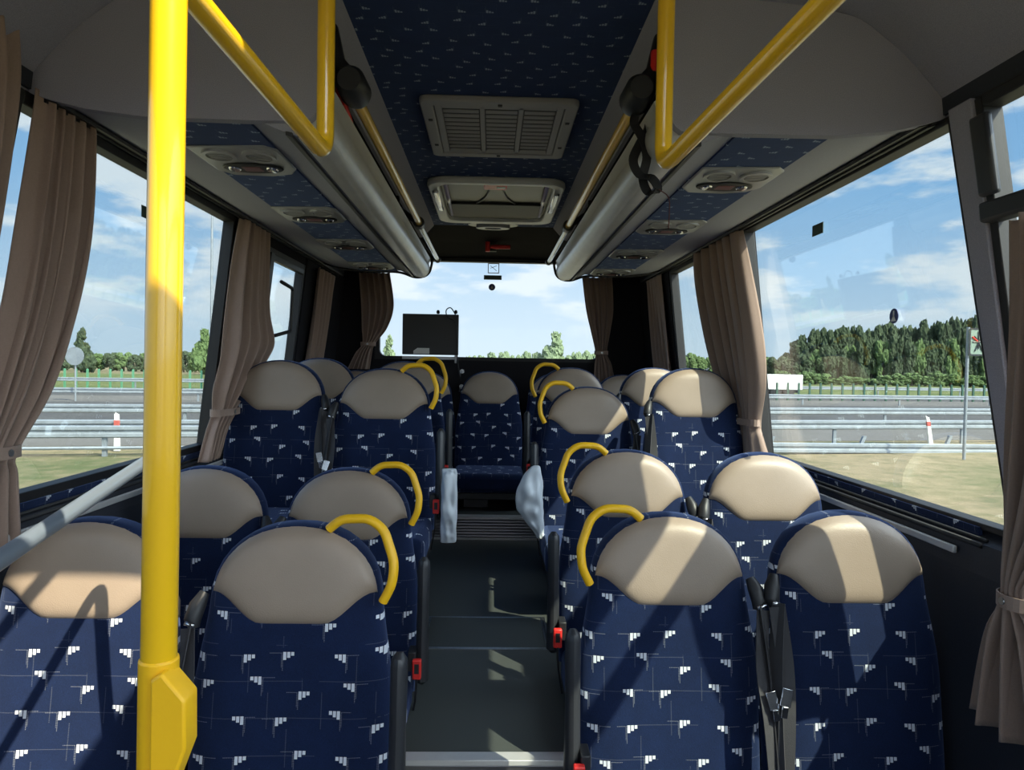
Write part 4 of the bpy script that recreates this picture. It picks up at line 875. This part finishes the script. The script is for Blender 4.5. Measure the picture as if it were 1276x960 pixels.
# trees
def crown_mesh(seed, blobs, name, conic=False):
    rnd = random.Random(seed); import bmesh
    bm = bmesh.new()
    for i in range(blobs):
        if conic: zz = rnd.uniform(0.15, 0.97); rad = 0.07+0.12*(1.1-zz); rr = rnd.uniform(0.1, 0.42)*(1.05-zz)**0.7
        else: zz = rnd.uniform(0.15, 0.90); rad = rnd.uniform(0.09, 0.17); rr = rnd.uniform(0.2, 0.42)*sqrt(max(0, 1-((zz-0.42)/0.60)**2))
        an = rnd.uniform(0, 2*pi); mt_ = Matrix.Translation((rr*cos(an), rr*sin(an), zz)) @ Matrix.Scale(rad, 4)
        bmesh.ops.create_icosphere(bm, subdivisions=3, radius=1, matrix=mt_)
    me = bpy.data.meshes.new(name)
    for v in bm.verts:
        n_ = noise.noise(v.co*9+Vector((seed, 0, 0)))*0.06+noise.noise(v.co*26+Vector((seed, 3, 0)))*0.06+noise.noise(v.co*60)*0.035
        v.co += v.normal*n_ if v.normal.length > 0 else Vector((0, 0, 0))
    bm.to_mesh(me); bm.free(); return me
CM = [crown_mesh(i, 26, 'crown') for i in range(4)]; CMC = [crown_mesh(20+i, 26, 'crown', True) for i in range(2)]
for me in CM+CMC: me.materials.append(LEAF)
def tree(x, y, h, wd, leaf, label, group=None, conic=False, seed=0):
    e = empty('tree', (x, y, ZG), label, 'tree', group); src = (CMC if conic else CM); me = src[seed % len(src)]
    c = bpy.data.objects.new('crown', me); C.objects.link(c); c.parent = e; c.scale = (wd, wd, h*0.97); c.rotation_euler = (0, 0, seed*1.7); c.location = (0, 0, h*0.0)
    c.material_slots[0].link = 'OBJECT'; c.material_slots[0].material = leaf
    m = MB(); m.tube([(x, y, ZG), (x+0.1, y, ZG+h*0.3), (x, y, ZG+h*0.62)], [0.22, 0.17, 0.08], 8); m.build('trunk', BARK, e, smooth='auto')
    return e
rnd = random.Random(3)
def tree_at(px, top_py, Y, wpx, leaf, label, group=None, conic=False, seed=0):
    t_ = ay(px, top_py, Y); h = t_.z-ZG; return tree(t_.x, Y, h, wpx*Y/F_PX, leaf, label, group, conic, seed)
# forest on the right, tree by tree: x in the photo, height of its top
prof = [(968, 444), (982, 440), (996, 424), (1008, 414), (1020, 408), (1034, 412), (1050, 407), (1064, 404), (1078, 409), (1092, 406), (1106, 401), (1120, 404), (1134, 405), (1148, 399), (1162, 402), (1176, 398), (1190, 394), (1205, 397), (1220, 389), (1236, 392), (1252, 388), (1268, 390), (1285, 386)]
for i, (px, py) in enumerate(prof):
    tree_at(px, py, 150+rnd.uniform(-4, 4), 27, LEAF, 'tall dark tree of the forest skyline right of the bus, %s from the left' % ORD[i], 'forest trees', False, i)
for i in range(22):
    px = 975+i*14; py = prof[min(i, 22)][1]+rnd.uniform(10, 24)
    tree_at(px, py, 141+rnd.uniform(-2, 2), 24, LEAF if i % 3 else LEAF2, 'lower bushy tree along the forest front edge, %s from the left' % ORD[i], 'forest edge trees', False, i+2)
for i in range(20):
    tree_at(1000+i*14+rnd.uniform(-4, 4), 470+rnd.uniform(-8, 3), 132, 22, LEAF2, 'light green shrub at the foot of the forest, %s from the left' % ORD[i], 'forest shrubs', False, i+1)
for i in range(7): tree_at(940+i*9, 446+rnd.uniform(-4, 6), 170, 22, LEAF2, 'pale tree at the thin left end of the forest, %s from the left' % ORD[i], 'forest end trees', False, i)
for i in range(5): tree_at(838+i*11, 443+rnd.uniform(-3, 4), 170, 22, LEAF2, 'distant tree seen through the second right window, %s from the left' % ORD[i], 'distant trees right', False, i+3)
# left side tree line
for i in range(20):
    px = 34+i*15; tree_at(px, 441+rnd.uniform(-6, 6)-(3 if px < 80 else 0), 150+rnd.uniform(-4, 4), 21, LEAF if i % 2 else LEAF2, 'tree of the low tree line in the left window, %s from the left' % ORD[i], 'left tree line', False, i)
tree_at(103, 411, 128, 30, LEAF, 'tall slim tree standing above the left tree line behind the round sign', None, True, 0)
tree_at(254, 411, 128, 34, LEAF2, 'pale tree rising above the left tree line near the lamp post', None, True, 1)
tree_at(186, 424, 132, 16, LEAF, 'dark narrow tree beside the yellow pole in the left window', None, True, 0)
# behind the rear window
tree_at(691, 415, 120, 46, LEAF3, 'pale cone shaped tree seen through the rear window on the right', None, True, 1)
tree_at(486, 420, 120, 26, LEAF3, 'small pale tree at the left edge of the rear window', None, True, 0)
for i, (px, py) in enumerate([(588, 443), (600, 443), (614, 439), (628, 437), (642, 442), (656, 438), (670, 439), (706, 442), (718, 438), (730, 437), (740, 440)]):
    tree_at(px, py, 118+i*0.7, 17, LEAF3, 'low pale treetop above the rear window sill, %s from the left' % ORD[i], 'treetops behind the rear window', False, i)
